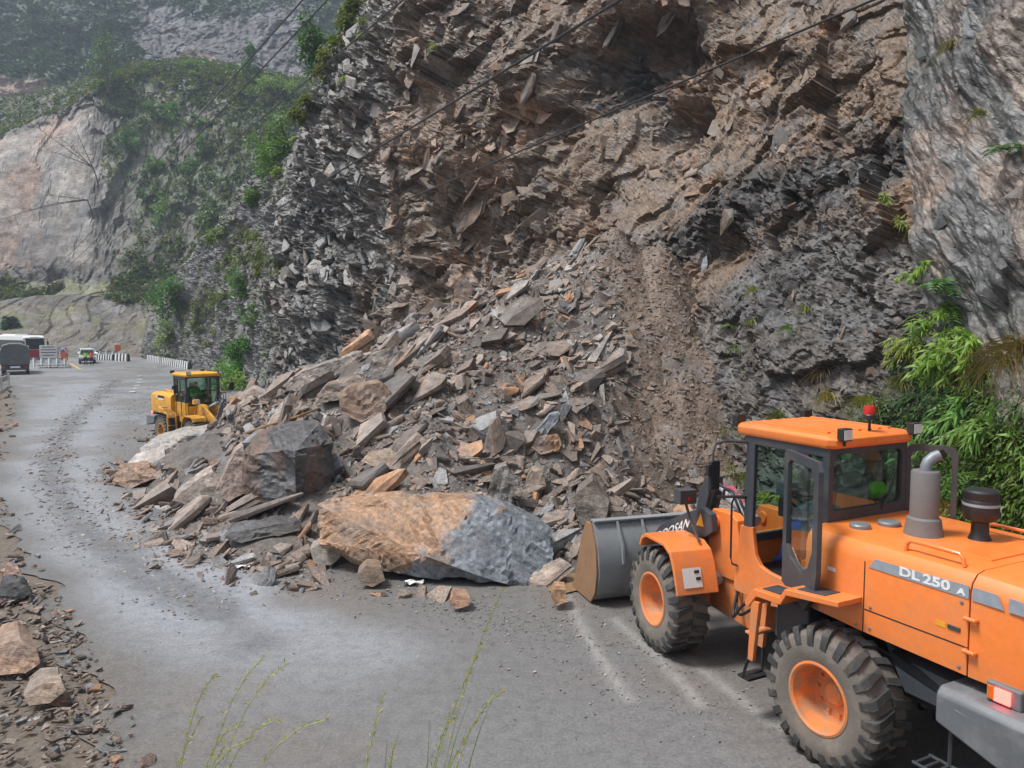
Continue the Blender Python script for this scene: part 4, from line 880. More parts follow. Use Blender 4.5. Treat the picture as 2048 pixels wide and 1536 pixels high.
    for ya, yb, x0, x1 in ((.80, .80, -2.12, -2.72), (-.55, -.55, -1.95, -2.9), (.25, .25, -2.95, -3.4)):
        B(MB().tube([(x0, ya, 2.42), (x0 - .02, ya, 2.5), (x0 - .06, ya, 2.53), (x1 + .06, yb, 2.53), (x1 + .02, yb, 2.5), (x1, yb, 2.42)], .02, 8), 'grab_rail', pm, hood, b=0, smooth=True)
    for x, y, r_ in ((-1.35, .5, .11), (-1.42, .12, .12)): B(MB().lathe([(r_, 0), (r_, .035), (r_ * .9, .05), (0, .052)], (x, y, 2.428), 'z', 24), 'filler_cap', M_STEEL, hood, b=0, smooth=True)
    B(MB().box((-2.75, -.5, 2.425), (-2.45, .45, 2.445)), 'access_panel', pm, hood, b=.006)
    if big:
        ex = B(MB().lathe([(.195, 0), (.19, .02), (.165, .17), (.14, .19), (.14, .66), (.13, .68), (0, .685)], (-1.83, .12, 2.43), 'z', 32), 'exhaust_stack', paint('exhaust_metal', srgb(112, 112, 112), .5, dirt=.4), b=0, smooth=True)
        B(MB().tube([(-1.83, .12, 3.08), (-1.83, .12, 3.16), (-1.835, .10, 3.20), (-1.86, .05, 3.25), (-1.89, .0, 3.275)], .058, 16), 'elbow_pipe', M_STEEL, ex, b=0, smooth=True)
        B(MB().lathe([(.05, .0), (.05, .002)], (-1.905, -.025, 3.285), 'x', 14), 'pipe_mouth', M_BLACK, ex, b=0)
        ac = B(MB().lathe([(.11, 0), (.085, .06), (.08, .18), (.15, .21), (.17, .25), (.17, .40), (.16, .42), (.165, .44), (.165, .50), (.14, .52), (0, .525)], (-2.22, -.22, 2.43), 'z', 32), 'air_cleaner', M_BLACK, b=0, smooth=True)
        B(MB().lathe([(.166, .0), (.1715, .002), (.1715, .03), (.166, .032)], (-2.22, -.22, 2.43 + .355), 'z', 32), 'label_band', M_STRIPE, ac, b=0, smooth=True)
    else:
        B(MB().tube([(-1.6, -.3, 2.4), (-1.6, -.3, 3.0), (-1.66, -.3, 3.12)], .05, 12), 'exhaust_stack', M_STEEL, b=0, smooth=True)
    cw = MB().loft([[(-2.70, y, z) for y, z in ((-1.12, 1.02), (-1.12, 1.30), (-1.06, 1.36), (1.06, 1.36), (1.12, 1.30), (1.12, 1.02))], [(-3.5, y * 1.04, z - .02 if z < 1.2 else z) for y, z in ((-1.14, .86), (-1.14, 1.32), (-1.08, 1.38), (1.08, 1.38), (1.14, 1.32), (1.14, .86))], [(-3.95, y * .9, z) for y, z in ((-1.1, .84), (-1.1, 1.32), (-1.05, 1.38), (1.05, 1.38), (1.1, 1.32), (1.1, .84))]])
    cw = B(cw, 'counterweight', M_CW, b=.03)
    B(MB().tube([(-2.9, 1.128, 1.22), (-3.25, 1.15, 1.20)], .012, 6), 'scratch_bar', M_STEEL, cw, b=0)
    for sd_ in (1, -1):
        bx = B(MB().box((-3.38, .78 * sd_ - .2, 1.37), (-3.08, .78 * sd_ + .22, 1.55)), 'lamp_housing', M_CW, cw, b=.02)
        B(MB().box((-3.3, .78 * sd_ + .222 * sd_ - .0, 1.40), (-3.16, .78 * sd_ + .245 * sd_, 1.52)), 'tail_lamp', M_LIT, cw, b=.006); B(MB().box((-3.155, .78 * sd_ + .222 * sd_, 1.40), (-3.1, .78 * sd_ + .24 * sd_, 1.52)), 'indicator', M_AMBER, cw, b=.006)
        B(MB().prism([(-2.42, 1.0), (-2.2, .98), (-2.16, 1.16), (-2.28, 1.28), (-2.42, 1.22)], .70 * sd_, .76 * sd_).lathe([(.05, -.005 * sd_), (.05, .068 * sd_)], (-2.3, .70 * sd_, 1.12), 'y', 16), 'tow_lug', M_DARK)
        stp = MB(); [stp.tube([(-2.62 - .09 * k, 1.0 * sd_, .62), (-2.62 - .09 * k, 1.26 * sd_, .62)], .012, 6) for k in range(5)]; stp.tube([(-2.6, 1.02 * sd_, .62), (-3.0, 1.02 * sd_, .62)], .014, 6).tube([(-2.6, 1.26 * sd_, .62), (-3.0, 1.26 * sd_, .62)], .014, 6).tube([(-2.8, 1.02 * sd_, .62), (-2.8, 1.02 * sd_, 1.0)], .02, 6)
        B(stp, 'rear_step', M_DARK, b=0)
        # rear mudguard steps and ladder
        top = [(-.50, 1.52), (-.60, 1.64), (-.98, 1.66), (-1.06, 1.78), (-1.76, 1.86), (-1.76, 1.80), (-1.08, 1.71), (-1.0, 1.58), (-.64, 1.56), (-.52, 1.40), (-.46, 1.42)]
        ya, yb = sorted((.9 * sd_, 1.30 * sd_)); mg = B(MB().prism(top, ya, yb), 'mudguard', pm, b=.01)
        for p4 in ([(-.66, 1.652), (-.92, 1.667)], [(-1.16, 1.797), (-1.52, 1.838)]):
            (xa, za), (xb, zb) = p4; B(MB().add([(xa, ya + .08, za + .004), (xb, ya + .08, zb + .004), (xb, yb - .08, zb + .004), (xa, yb - .08, za + .004), (xa, ya + .08, za - .01), (xb, ya + .08, zb - .01), (xb, yb - .08, zb - .01), (xa, yb - .08, za - .01)], [(0, 1, 2, 3), (7, 6, 5, 4), (0, 4, 5, 1), (1, 5, 6, 2), (2, 6, 7, 3), (3, 7, 4, 0)]), 'step_pad', M_DARK, mg, b=0)
        ld = MB().prism([(-.36, .82), (-.44, 1.5), (-.52, 1.5), (-.44, .82)], sorted((.92 * sd_, .98 * sd_))[0], sorted((.92 * sd_, .98 * sd_))[1]).prism([(-.52, .78), (-.56, 1.5), (-.68, 1.5), (-.60, .78)], sorted((1.24 * sd_, 1.29 * sd_))[0], sorted((1.24 * sd_, 1.29 * sd_))[1]).box((-.56, min(.94 * sd_, 1.26 * sd_), 1.06), (-.44, max(.94 * sd_, 1.26 * sd_), 1.09))
        ld = B(ld, 'ladder', pm, b=.006)
        B(MB().tube([(-.42, .95 * sd_, .84), (-.42, .95 * sd_, .55), (-.42, 1.26 * sd_, .52), (-.52, 1.27 * sd_, .8)], .022, 6).box((-.52, min(.95 * sd_, 1.26 * sd_), .50), (-.34, max(.95 * sd_, 1.26 * sd_), .53)), 'hanging_step', M_BLACK, ld, b=0)
        B(MB().box((-1.02, min(.5 * sd_, .88 * sd_), .86), (-.55, max(.5 * sd_, .88 * sd_), 1.48)), 'tank', M_DARK, b=.03)
    # cab
    XC = Matrix.Translation((-.02, 0, 0)) @ Matrix.Diagonal((.9, .85, 1, 1)) if big else Matrix.Identity(4)
    BC = lambda mb, n, m, p=root, b=.012, **k: mb.build(n, m, p, bevel=b, xf=XC, **k)
    for sd_ in (1, -1):
        y0, y1 = sorted((.70 * sd_, .775 * sd_)); n_ = 'cab_side'
        if sd_ > 0: poly = [(.48, 1.22), (.36, 2.10), (.12, 2.12), (.10, 1.98), (.06, 1.78), (-.04, 1.66), (-.20, 1.62), (-.74, 1.58), (-.74, 1.92), (-1.13, 2.0), (-1.13, 1.5), (-.9, 1.3), (-.2, 1.2)]
        else: poly = [(.48, 1.22), (.36, 2.10), (-1.13, 2.10), (-1.13, 1.5), (-.9, 1.3), (-.2, 1.2)]
        BC(MB().prism(poly, y0, y1), n_, pm, b=.015)
        for xa, xb, za, zt in ((.13, .27, 2.08, 3.28), (-1.13, -1.02, 1.98, 3.28)) + (((-.80, -.72, 1.9, 3.28),) if True else ()): BC(MB().prism([(xa, za), (xb, za), (xb - .02, zt), (xa - .02, zt)], y0 + .003, y1 - .003), 'pillar', M_DARK, b=.012)
        BC(MB().box((-1.12, y0, 3.16), (.27, y1, 3.279)), 'roof_rail', M_DARK, b=.01)
        if sd_ > 0:
            BC(MB().prism([(-.80, 1.98), (-1.02, 2.0), (-1.02, 3.16), (-.80, 3.16)], .735, .742), 'side_glass', M_GLASS, b=0)
        else:
            BC(MB().prism([(.14, 2.10), (-1.02, 2.10), (-1.02, 3.16), (.14, 3.16)], -.742, -.735), 'side_glass', M_GLASS, b=0)
    BC(MB().box((-1.13, -.70, 1.48), (.45, .70, 1.56)), 'cab_floor', M_BLACK, b=0)
    BC(MB().box((.30, -.69, 1.24), (.46, .69, 1.95)), 'cab_front_panel', pm, b=.01)
    BC(MB().box((-1.13, -.698, 1.3), (-1.05, .698, 2.46)), 'cab_back_panel', pm, b=.01)
    fmap = lambda u, v, w: (-1.14 + w, u, v)
    BC(MB().ring(rrect(-.77, 2.42, .77, 3.275, .03), rrect(-.68, 2.55, .68, 3.19, .09), fmap, .08), 'rear_window_frame', M_DARK, b=0)
    BC(MB().box((-1.105, -.69, 2.5), (-1.098, .69, 3.22)), 'rear_window', M_GLASS, b=0)
    fmap2 = lambda u, v, w: (.30 - w - (v - 1.9) * .03, u, v)
    BC(MB().ring(rrect(-.77, 1.88, .77, 3.275, .03), rrect(-.69, 1.98, .69, 3.2, .08), fmap2, .06), 'windscreen_frame', M_DARK, b=0)
    BC(MB().box((.24, -.7, 1.95), (.246, .7, 3.22)), 'windscreen', M_GLASS, b=0)
    roof = MB().loft([[(x * k + .0, y * k2, z) for x, y in ((-1.22, -.74), (-1.14, -.82), (.40, -.82), (.50, -.72), (.50, .72), (.40, .82), (-1.14, .82), (-1.22, .74))] for k, k2, z in ((.97, .97, 3.262), (1, 1, 3.30), (1, 1, 3.37), (.95, .95, 3.405), (.6, .6, 3.43))])
    roof = BC(roof, 'cab_roof', pm, b=.012)
    for k in range(7): BC(MB().box((-1.0, -.62 + .2 * k, 3.405), (.30, -.55 + .2 * k, 3.436)), 'roof_rib', pm, roof, b=.006)
    lamps = [(-1.24, .62), (-1.24, -.76), (.50, .70), (.50, -.70)]
    for x, y in lamps:
        s2 = -1 if x < 0 else 1; w_ = BC(MB().box((x - .05, y - .09, 3.36), (x + .05, y + .09, 3.50)), 'work_lamp', M_BLACK, roof, b=.012); BC(MB().box((x + .051 * s2 - .004, y - .075, 3.375), (x + .051 * s2 + .004, y + .075, 3.485)), 'lamp_lens', M_LENS, w_, b=0)
        BC(MB().tube([(x, y, 3.3), (x, y, 3.37)], .015, 6), 'lamp_bracket', M_BLACK, w_, b=0)
    if big:
        bc = BC(MB().tube([(-1.05, -.10, 3.40), (-1.05, -.10, 3.56)], .018, 8).lathe([(.085, 0), (.085, .05), (.075, .06), (0, .06)], (-1.05, -.10, 3.55), 'z', 20), 'beacon_base', M_BLACK, roof, b=0, smooth=True)
        BC(MB().lathe([(.072, 0), (.075, .06), (.066, .10), (0, .105)], (-1.05, -.10, 3.61), 'z', 20), 'beacon_lens', M_REDL, bc, b=0, smooth=True)
        BC(MB().tube([(-1.16, -.25, 2.5), (-1.17, -.45, 2.78), (-1.165, -.5, 2.9)], .012, 6), 'wiper', M_BLACK, b=0)
        # right-hand window swung open to the rear
        hx_, hy_ = Vector((-1.10, -.80, 0)), Vector((-.86, -.52, 0)).normalized()
        dm = lambda u, v, w: tuple(hx_ + hy_ * u + Vector((0, 0, v)) + Vector((hy_.y, -hy_.x, 0)) * w)
        rd = BC(MB().ring(rrect(0, 2.0, .62, 3.24, .12), rrect(.07, 2.1, .55, 3.16, .09), dm, .035), 'open_window', M_DARK, b=0); BC(MB().add([dm(u, v, .017) for u, v in ((.07, 2.1), (.55, 2.1), (.55, 3.16), (.07, 3.16))], [(0, 1, 2, 3)]), 'window_pane', M_GLASS, rd, b=0)
        # door folded back
        ho, hd = Vector((-.54, .85, 0)), Vector((-math.cos(R(27)), math.sin(R(27)), 0)) * 1.2
    else:
        ho, hd = Vector((-.74, .742, 0)), Vector((1, .0, 0))
    dm2 = lambda u, v, w: tuple(ho + hd * u + Vector((0, 0, v)) + Vector((-hd.y, hd.x, 0)) * (w - .03))
    out_ = [(0.0, 1.62), (.30, 1.56), (.62, 1.5), (.86, 1.78), (.9, 2.0), (.9, 3.1), (.85, 3.2), (.04, 3.2), (0, 3.15)]; inn = [(.10, 2.1), (.2, 1.98), (.5, 1.9), (.68, 2.0), (.78, 2.2), (.78, 3.0), (.72, 3.1), (.16, 3.1), (.1, 3.04)]
    dr = BC(MB().ring(out_, inn, dm2, .05, 60), 'door', M_DARK, b=0)
    BC(MB().add([dm2(u, v, .025) for u, v in inn], [tuple(range(len(inn)))]), 'door_glass', M_GLASS, dr, b=0)
    BC(MB().tube([dm2(.12, 2.05, .07), dm2(.25, 1.93, .08), dm2(.5, 1.84, .08), dm2(.68, 1.93, .07)], .012, 6), 'door_rail', M_STEEL, dr, b=0); BC(MB().box((-.02, -.02, -.02), (.02, .02, .02)).tube([dm2(.8, 1.95, .08), dm2(.8, 2.1, .08)], .015, 6) if False else MB().tube([dm2(.15, 1.75, .07), dm2(.3, 1.72, .07)], .02, 6), 'door_handle', M_BLACK, dr, b=0)
    # seat, wheel, console
    BC(MB().box((-.86, -.28, 1.95), (-.34, .26, 2.1)).box((-.96, -.28, 2.06), (-.80, .26, 2.74), rot=(0, -.12, 0)).box((-.95, -.16, 2.74), (-.83, .14, 2.92), rot=(0, -.12, 0)), 'seat', M_SEAT, b=.05, seg=3)
    BC(MB().box((-.75, -.2, 1.56), (-.45, .2, 1.95)), 'seat_base', M_BLACK, b=.02); BC(MB().box((-.8, -.62, 1.56), (-.2, -.34, 2.2)), 'console', M_BLACK, b=.03)
    BC(MB().tube([(.16, 0, 1.56), (.08, 0, 2.1), (-.04, 0, 2.36)], .05, 10).tube([(-.06 + .09 * math.sin(t) * .5, .19 * math.cos(t), 2.38 + .19 * math.sin(t) * .55 + 0) for t in [2 * math.pi * k / 20 for k in range(21)]], .018, 8).box((.08, -.2, 2.2), (.18, .2, 2.42)), 'steering_wheel', M_BLACK, b=0, smooth=True)
    # mirrors and front hand rails
    for sd_ in (1, -1):
        mr = BC(MB().tube([(.24, .74 * sd_, 3.17), (.34, 1.1 * sd_, 3.20), (.38, 1.26 * sd_, 3.17), (.40, 1.29 * sd_, 3.05), (.40, 1.29 * sd_, 2.55), (.36, 1.24 * sd_, 2.50), (.26, .76 * sd_, 2.48)], .018, 8), 'mirror_arm', M_DARK, b=0, smooth=True)
        BC(MB().box((.38, min(1.16 * sd_, 1.34 * sd_), 2.58), (.45, max(1.16 * sd_, 1.34 * sd_), 2.95)).box((.37, min(1.3 * sd_, 1.4 * sd_), 2.76), (.44, max(1.3 * sd_, 1.4 * sd_), 2.92)), 'mirror', M_BLACK, mr, b=.02)
        BC(MB().tube([(.27, .78 * sd_, 2.46), (.42, .84 * sd_, 2.45), (.46, .85 * sd_, 2.36), (.46, .85 * sd_, 1.66), (.44, .84 * sd_, 1.58), (.38, .79 * sd_, 1.56)], .016, 8), 'hand_rail', M_BLACK, b=0, smooth=True)
        if not big:
            for xx in (-.2, .35): BC(MB().tube([(xx, .9 * sd_, 1.5), (xx, 1.0 * sd_, 1.6), (xx + .02, 1.0 * sd_, 2.45), (xx - .06, .96 * sd_, 2.52), (xx - .2, .9 * sd_, 2.45), (xx - .2, .85 * sd_, 2.2)], .016, 6), 'hand_rail', M_BLACK, b=0, smooth=True)
    # front half
    FB = lambda mb, n, m, p=root, b=.012, **k: mb.build(n, m, p, bevel=b, xf=X, **k)
    FB(MB().prism([(.2, .62), (.2, 1.35), (.55, 1.5), (1.2, 1.45), (1.95, 1.0), (1.95, .6)], -.42, .42), 'front_chassis', pm, b=.02)
    for sd_ in (1, -1):
        a_, b_ = sorted((.30 * sd_, .46 * sd_))
        FB(MB().prism([(.45, 1.2), (.62, 2.02), (.78, 2.08), (1.22, 2.06), (1.34, 1.9), (1.3, 1.5), (1.5, 1.1)], a_, b_).lathe([(.09, -.03), (.09, .2)] if sd_ > 0 else [(.09, .03), (.09, -.2)], (1.12, .30 * sd_, 1.9), 'y', 20), 'tower_plate', pm, b=.015)
        fn = [(1.86, 1.44), (1.80, 1.58), (1.66, 1.655), (1.1, 1.66), (.92, 1.58), (.82, 1.42), (.70, 1.04), (.74, 1.03), (.87, 1.38), (.96, 1.53), (1.12, 1.605), (1.64, 1.60), (1.76, 1.54), (1.82, 1.42)]
        y0, y1 = sorted((.66 * sd_, 1.29 * sd_)); fd = FB(MB().prism(fn, y0, y1), 'fender', pm, b=.012)
        if big: 
            tq = Vector((.735, 0, 1.15)); FB(MB().add([(.728 - .012, .90 * sd_, 1.13), (.728 - .012, 1.18 * sd_, 1.13), (.807 - .012, 1.18 * sd_, 1.38), (.807 - .012, .90 * sd_, 1.38)], [(0, 1, 2, 3)]), 'sticker', M_WHITE, fd, b=0)
            for yy, zz in ((.97, .8), (.955, .45)): FB(MB().box((.728 + .079 * zz - .024, (yy - .02) * sd_ - .015, 1.13 + .25 * zz - .02), (.728 + .079 * zz - .012, (yy + .02) * sd_ + .015, 1.13 + .25 * zz + .02)), 'sticker_symbol', M_DARK, fd, b=0)
        hl = FB(MB().box((1.22, min(.72 * sd_, .98 * sd_), 2.14), (1.42, max(.72 * sd_, .98 * sd_), 2.34)).tube([(1.30, .85 * sd_, 2.15), (1.24, .82 * sd_, 1.95), (1.0, .8 * sd_, 1.66)], .022, 8), 'headlamp', M_DARK if big else pm, b=.035); FB(MB().box((1.421, min(.75 * sd_, .95 * sd_), 2.17), (1.432, max(.75 * sd_, .95 * sd_), 2.31)), 'lamp_lens', M_LENS, hl, b=0); FB(MB().box((1.205, .84 * sd_ - .02, 2.2), (1.221, .84 * sd_ + .02, 2.24)), 'reflector', M_REDL, hl, b=0)
        a_, b_ = sorted((.50 * sd_, .60 * sd_))
        arm = [(1.0, 1.78), (1.05, 2.02), (1.3, 2.06), (1.75, 1.88), (2.5, 1.52), (3.15, .92), (3.3, .62), (3.24, .45), (3.08, .45), (2.9, .8), (2.3, 1.22), (1.6, 1.52), (1.15, 1.68)]
        am_ = FB(MB().prism(arm, a_, b_), 'boom_arm', M_DARK if big else pm, b=.015)
        if big and sd_ > 0:
            rot_ = Matrix.Rotation(math.atan2(.36, .75), 4, 'Y'); 
            text_mesh('lettering', 'DOOSAN', .27, M_LETTER, am_, X @ Matrix.Translation((2.68, .604, 1.2)) @ Matrix(((-.9, -.43, 0, 0), (0, 0, 1, 0), (.43, .9, 0, 0), (0, 0, 0, 1))), bold=.004)
            FB(MB().prism([(1.42, 1.78), (1.30, 1.98), (1.22, 1.80)], .602, .606), 'warning_sticker', M_YDEC, am_, b=0)
        FB(MB().tube([(.95, .52 * sd_, 1.1), (1.7, .52 * sd_, 1.36)], .075, 14), 'lift_cylinder', M_GREYP, b=0, smooth=True); FB(MB().tube([(1.7, .52 * sd_, 1.36), (2.2, .52 * sd_, 1.5)], .04, 12), 'lift_rod', M_CHROME, b=0, smooth=True)
    FB(MB().tube([(2.3, -.5, 1.38), (2.3, .5, 1.38)], .11, 16), 'boom_cross_tube', M_DARK if big else pm, b=0, smooth=True)
    FB(MB().prism([(2.2, 1.2), (2.42, 1.25), (2.2, 2.0), (2.02, 2.36), (1.88, 2.36), (1.9, 2.1)], -.12, -.05).prism([(2.2, 1.2), (2.42, 1.25), (2.2, 2.0), (2.02, 2.36), (1.88, 2.36), (1.9, 2.1)], .05, .12), 'bell_crank', M_DARK, b=.015)
    FB(MB().tube([(.86, 0, 1.92), (1.55, 0, 2.15)], .085, 16), 'tilt_cylinder', M_GREYP, b=0, smooth=True); FB(MB().tube([(1.55, 0, 2.15), (1.95, 0, 2.28)], .045, 12), 'tilt_rod', M_CHROME, b=0, smooth=True)
    FB(MB().tube([(2.35, 0, 1.3), (3.1, 0, 1.05)], .05, 10), 'bucket_link', M_DARK, b=0, smooth=True)
    for k, pth in enumerate(([(.9, .2, 2.0), (1.1, .24, 2.28), (1.5, .26, 2.34), (1.75, .2, 2.2)], [(.5, .3, 1.9), (.75, .36, 2.3), (1.1, .34, 2.35), (1.35, .2, 2.15)], [(.1, .35, 1.3), (.25, .6, 1.0), (.42, .62, .8), (.52, .5, 1.05), (.5, .4, 1.3)], [(.05, .3, 1.25), (.2, .52, .95), (.4, .56, .85), (.6, .45, 1.1)])):
        pc = catmull(np.array(pth), 8); FB(MB().tube([Vector(p) for p in pc], .02, 8), 'hose', M_BLACK, b=0, smooth=True)
    # bucket
    oc = [(3.42, 1.40), (3.24, 1.14), (3.14, .84), (3.12, .55), (3.20, .28), (3.36, .09), (3.6, .03), (4.3, .02)]; ic = [(4.3, .055), (3.62, .075), (3.41, .13), (3.26, .31), (3.18, .56), (3.2, .82), (3.29, 1.12), (3.46, 1.38)]
    bk = FB(MB().prism(oc + ic, -1.36, 1.36), 'bucket', M_BUCKET, b=0, smooth=True)
    for sd_ in (1, -1):
        a_, b_ = sorted((1.362 * sd_, 1.40 * sd_)); FB(MB().prism([(3.44, 1.36), (3.22, 1.0), (3.15, .6), (3.22, .25), (3.4, .04), (4.25, .03), (4.1, .28), (3.80, 1.10), (3.62, 1.36)], a_, b_), 'end_plate', M_RUSTY, bk, b=.008)
    for y in (-.95, -.5, .5, .95): FB(MB().prism([(3.42, 1.41), (3.16, 1.0), (3.10, .72), (3.06, .74), (3.10, 1.05), (3.36, 1.42)], y - .02, y + .02), 'rib', M_BUCKET, bk, b=.004)
    FB(MB().box((3.34, -1.36, 1.385), (3.5, 1.36, 1.42)), 'spill_guard', M_BUCKET, bk, b=.006)
    for k in range(8): FB(MB().prism([(4.22, .015), (4.22, .085), (4.5, .03), (4.5, .015)], -1.27 + .36 * k - .05, -1.27 + .36 * k + .05), 'tooth', M_STEEL, bk, b=.004)
    return root
TR, TF = R(27), R(17)
LOADER = empty('wheel_loader', (3.64, 9.75, .0), R(90) + TR, 'orange wheel loader with open cab door and bucket on the road at right', 'wheel loader')
wheel_loader(LOADER, M_ORANGE, TF - TR)
YLOADER = empty('wheel_loader', (-11.8, 29.2, .0), R(-46), 'smaller yellow wheel loader working behind the heap at left', 'wheel loader'); YLOADER.scale = (.84, .84, .84)
wheel_loader(YLOADER, M_YELLOW, R(4), big=False)
# ================================================================ PLANTS
M_LEAF = leaf_mat('foliage'); M_BARK = paint('bark', srgb(88, 74, 60), .85, dirt=.4, scale=8)
_c, _s = math.cos(PITCH), math.sin(PITCH)
_pd = P[..., 1] * _c - (P[..., 2] - CAM_H) * _s; _pv = P[..., 1] * _s + (P[..., 2] - CAM_H) * _c
_px = np.where(_pd > 1, 1024 + FPX * P[..., 0] / np.maximum(_pd, 1), 1e6); _py = np.where(_pd > 1, 768 - FPX * _pv / np.maximum(_pd, 1), 1e6)
def on_cliff(px, py):
    """point of the cliff face seen at a photo pixel, with its outward direction"""
    e = (_px - px) ** 2 + (_py - py) ** 2; e = np.where(e < max(25, 1.6 * e.min()), _pd - 1e4, e); i, j = np.unravel_index(np.argmin(e), e.shape)
    return P[i, j].copy(), np.array([-CN[i, 0], -CN[i, 1], 0.0])
# the big blocks that stand out of the face
r = np.random.default_rng(21)
for px, py, size, col, kd in [(850, 315, 1.8, (124, 100, 82), 'chunk'), (1055, 170, 1.9, (104, 90, 80), 'stack'), (1110, 60, 2.2, (112, 96, 84), 'stack'), (950, 430, 2.2, (116, 98, 82), 'stack'), (1010, 400, 1.7, (112, 96, 82), 'stack'), (605, 510, 1.5, (120, 112, 102), 'stack'), (580, 545, 1.5, (116, 106, 96), 'stack'), (1230, 60, 2.0, (80, 72, 66), 'stack'), (1330, 40, 2.0, (84, 74, 66), 'stack'), (1405, 525, .7, (140, 144, 148), 'chunk'), (1450, 440, 1.2, (104, 88, 76), 'chunk'), (1560, 290, 1.3, (92, 86, 82), 'stack')]:
    pt, out = on_cliff(px, py); T_ = np.array([-out[1], out[0], 0]); nz_ = out * .95 + Zv * .2 + r.normal(0, .12, 3); nz_ /= np.linalg.norm(nz_); e_ = -Zv + .45 * T_ * r.choice([-1, 1]) + r.normal(0, .15, 3); e_ -= nz_ * (e_ @ nz_); e_ /= np.linalg.norm(e_)
    stone('rock_ledge', kd, pt + out * size * .0, np.stack([e_, np.cross(nz_, e_), nz_], -1), size, np.array(srgb(*col)) * .95, r, CLIFF, wide=1.35, thick=.6)
class Leaves:
    def __init__(s): s.V, s.C, s.n = [], [], 0
    def leaf(s, base, dirn, L, W, col, fold=.0, droop=.15, up=None):
        base, dirn = np.atleast_2d(base), np.atleast_2d(dirn); n = len(dirn); base = np.broadcast_to(base, (n, 3)); L = np.broadcast_to(L, n)[:, None]; W = np.broadcast_to(W, n)[:, None]
        dirn = dirn / np.linalg.norm(dirn, axis=1)[:, None]; u = np.broadcast_to(np.array([0, 0, 1.0]) if up is None else up, (n, 3)) + rng.normal(0, .25, (n, 3))
        sd_ = np.cross(dirn, u); sd_ /= np.maximum(np.linalg.norm(sd_, axis=1)[:, None], 1e-6); mid = base + dirn * L * .42; tip = base + dirn * L; tip[:, 2] -= droop * L[:, 0]
        s.V.append(np.stack([base, mid + sd_ * W, tip, mid - sd_ * W], 1).reshape(-1, 3)); s.C.append(np.repeat(np.broadcast_to(col, (n, 3)), 4, 0)); s.n += n
    def blade(s, path, W, col):
        """path (k,3): a tapering strip"""
        path = np.asarray(path); k = len(path); d = np.gradient(path, axis=0); sd_ = np.cross(d, np.array([.3, 1, .2])); sd_ /= np.linalg.norm(sd_, axis=1)[:, None]
        w = W * np.linspace(1, .12, k)[:, None]
        for i in range(k - 1):
            s.V.append(np.stack([path[i] - sd_[i] * w[i], path[i] + sd_[i] * w[i], path[i + 1] + sd_[i + 1] * w[i + 1], path[i + 1] - sd_[i + 1] * w[i + 1]])); s.C.append(np.repeat(np.atleast_2d(col), 4, 0)); s.n += 1
    def mesh(s, name): 
        V = np.vstack(s.V); return mesh_np(name, V, np.arange(len(V)).reshape(-1, 4), np.vstack(s.C))
def gcol(c, n, var=.25):
    k = np.array(srgb(*c)) * rng.uniform(1 - var, 1 + var, (n, 1)); k[:, 0] *= rng.uniform(.85, 1.2, n); return k
def plant(name, label, cat, group, base, lv, stems=None, part='foliage'):
    base = np.asarray(base, float); root = empty(name, tuple(base), 0, label, cat, group)
    me = lv.mesh(part); me.transform(Matrix.Translation(-Vector(base))); link(part, me, M_LEAF, root)
    if stems:
        mb = MB(); [mb.tube([Vector(q) - Vector(base) for q in pth], rad, 5) for pth, rad in stems]; mb.build('stem', M_BARK, root, smooth=True)
    return root
def arc(p, d, L, droop, k=6):
    d = np.array(d, float); d /= np.linalg.norm(d); t = np.linspace(0, 1, k)[:, None]; q = p + d * L * t; q[:, 2] -= droop * L * t[:, 0] ** 2; return q
def shrub(px, py, rx, rz, col, label, n=700, leaf=.22, group='bushes on the old cliff', pt=None, out=None, name='shrub', flat=.7):
    if pt is None: pt, out = on_cliff(px, py)
    lv = Leaves(); stems = []; c0 = pt + out * rx * .45; nc = max(5, int(n / 60))
    for k in range(nc):
        v = rng.normal(size=3); v /= np.linalg.norm(v); q = c0 + v * np.array([rx, rx * flat, rz]) * rng.uniform(.35, .95); cr = min(rx, rz) * rng.uniform(.25, .45)
        stems.append(([tuple(pt - out * .1), tuple((pt + q) / 2 + rng.normal(0, .05 * rx, 3)), tuple(q)], [.03 * rx + .01, .02 * rx + .006, .006]))
        m = int(n / nc); d = rng.normal(size=(m, 3)); d /= np.linalg.norm(d, axis=1)[:, None]; b = q + d * cr * rng.uniform(.3, 1, (m, 1))
        dd_ = d + rng.normal(0, .5, (m, 3)) + np.array([0, 0, .2]); lv.leaf(b, dd_, leaf * rng.uniform(.6, 1.3, m), leaf * .24 * rng.uniform(.7, 1.3, m), gcol(col, m) * rng.uniform(.75, 1.2), droop=.25)
    return plant(name, label, 'bush', group, pt, lv, stems)
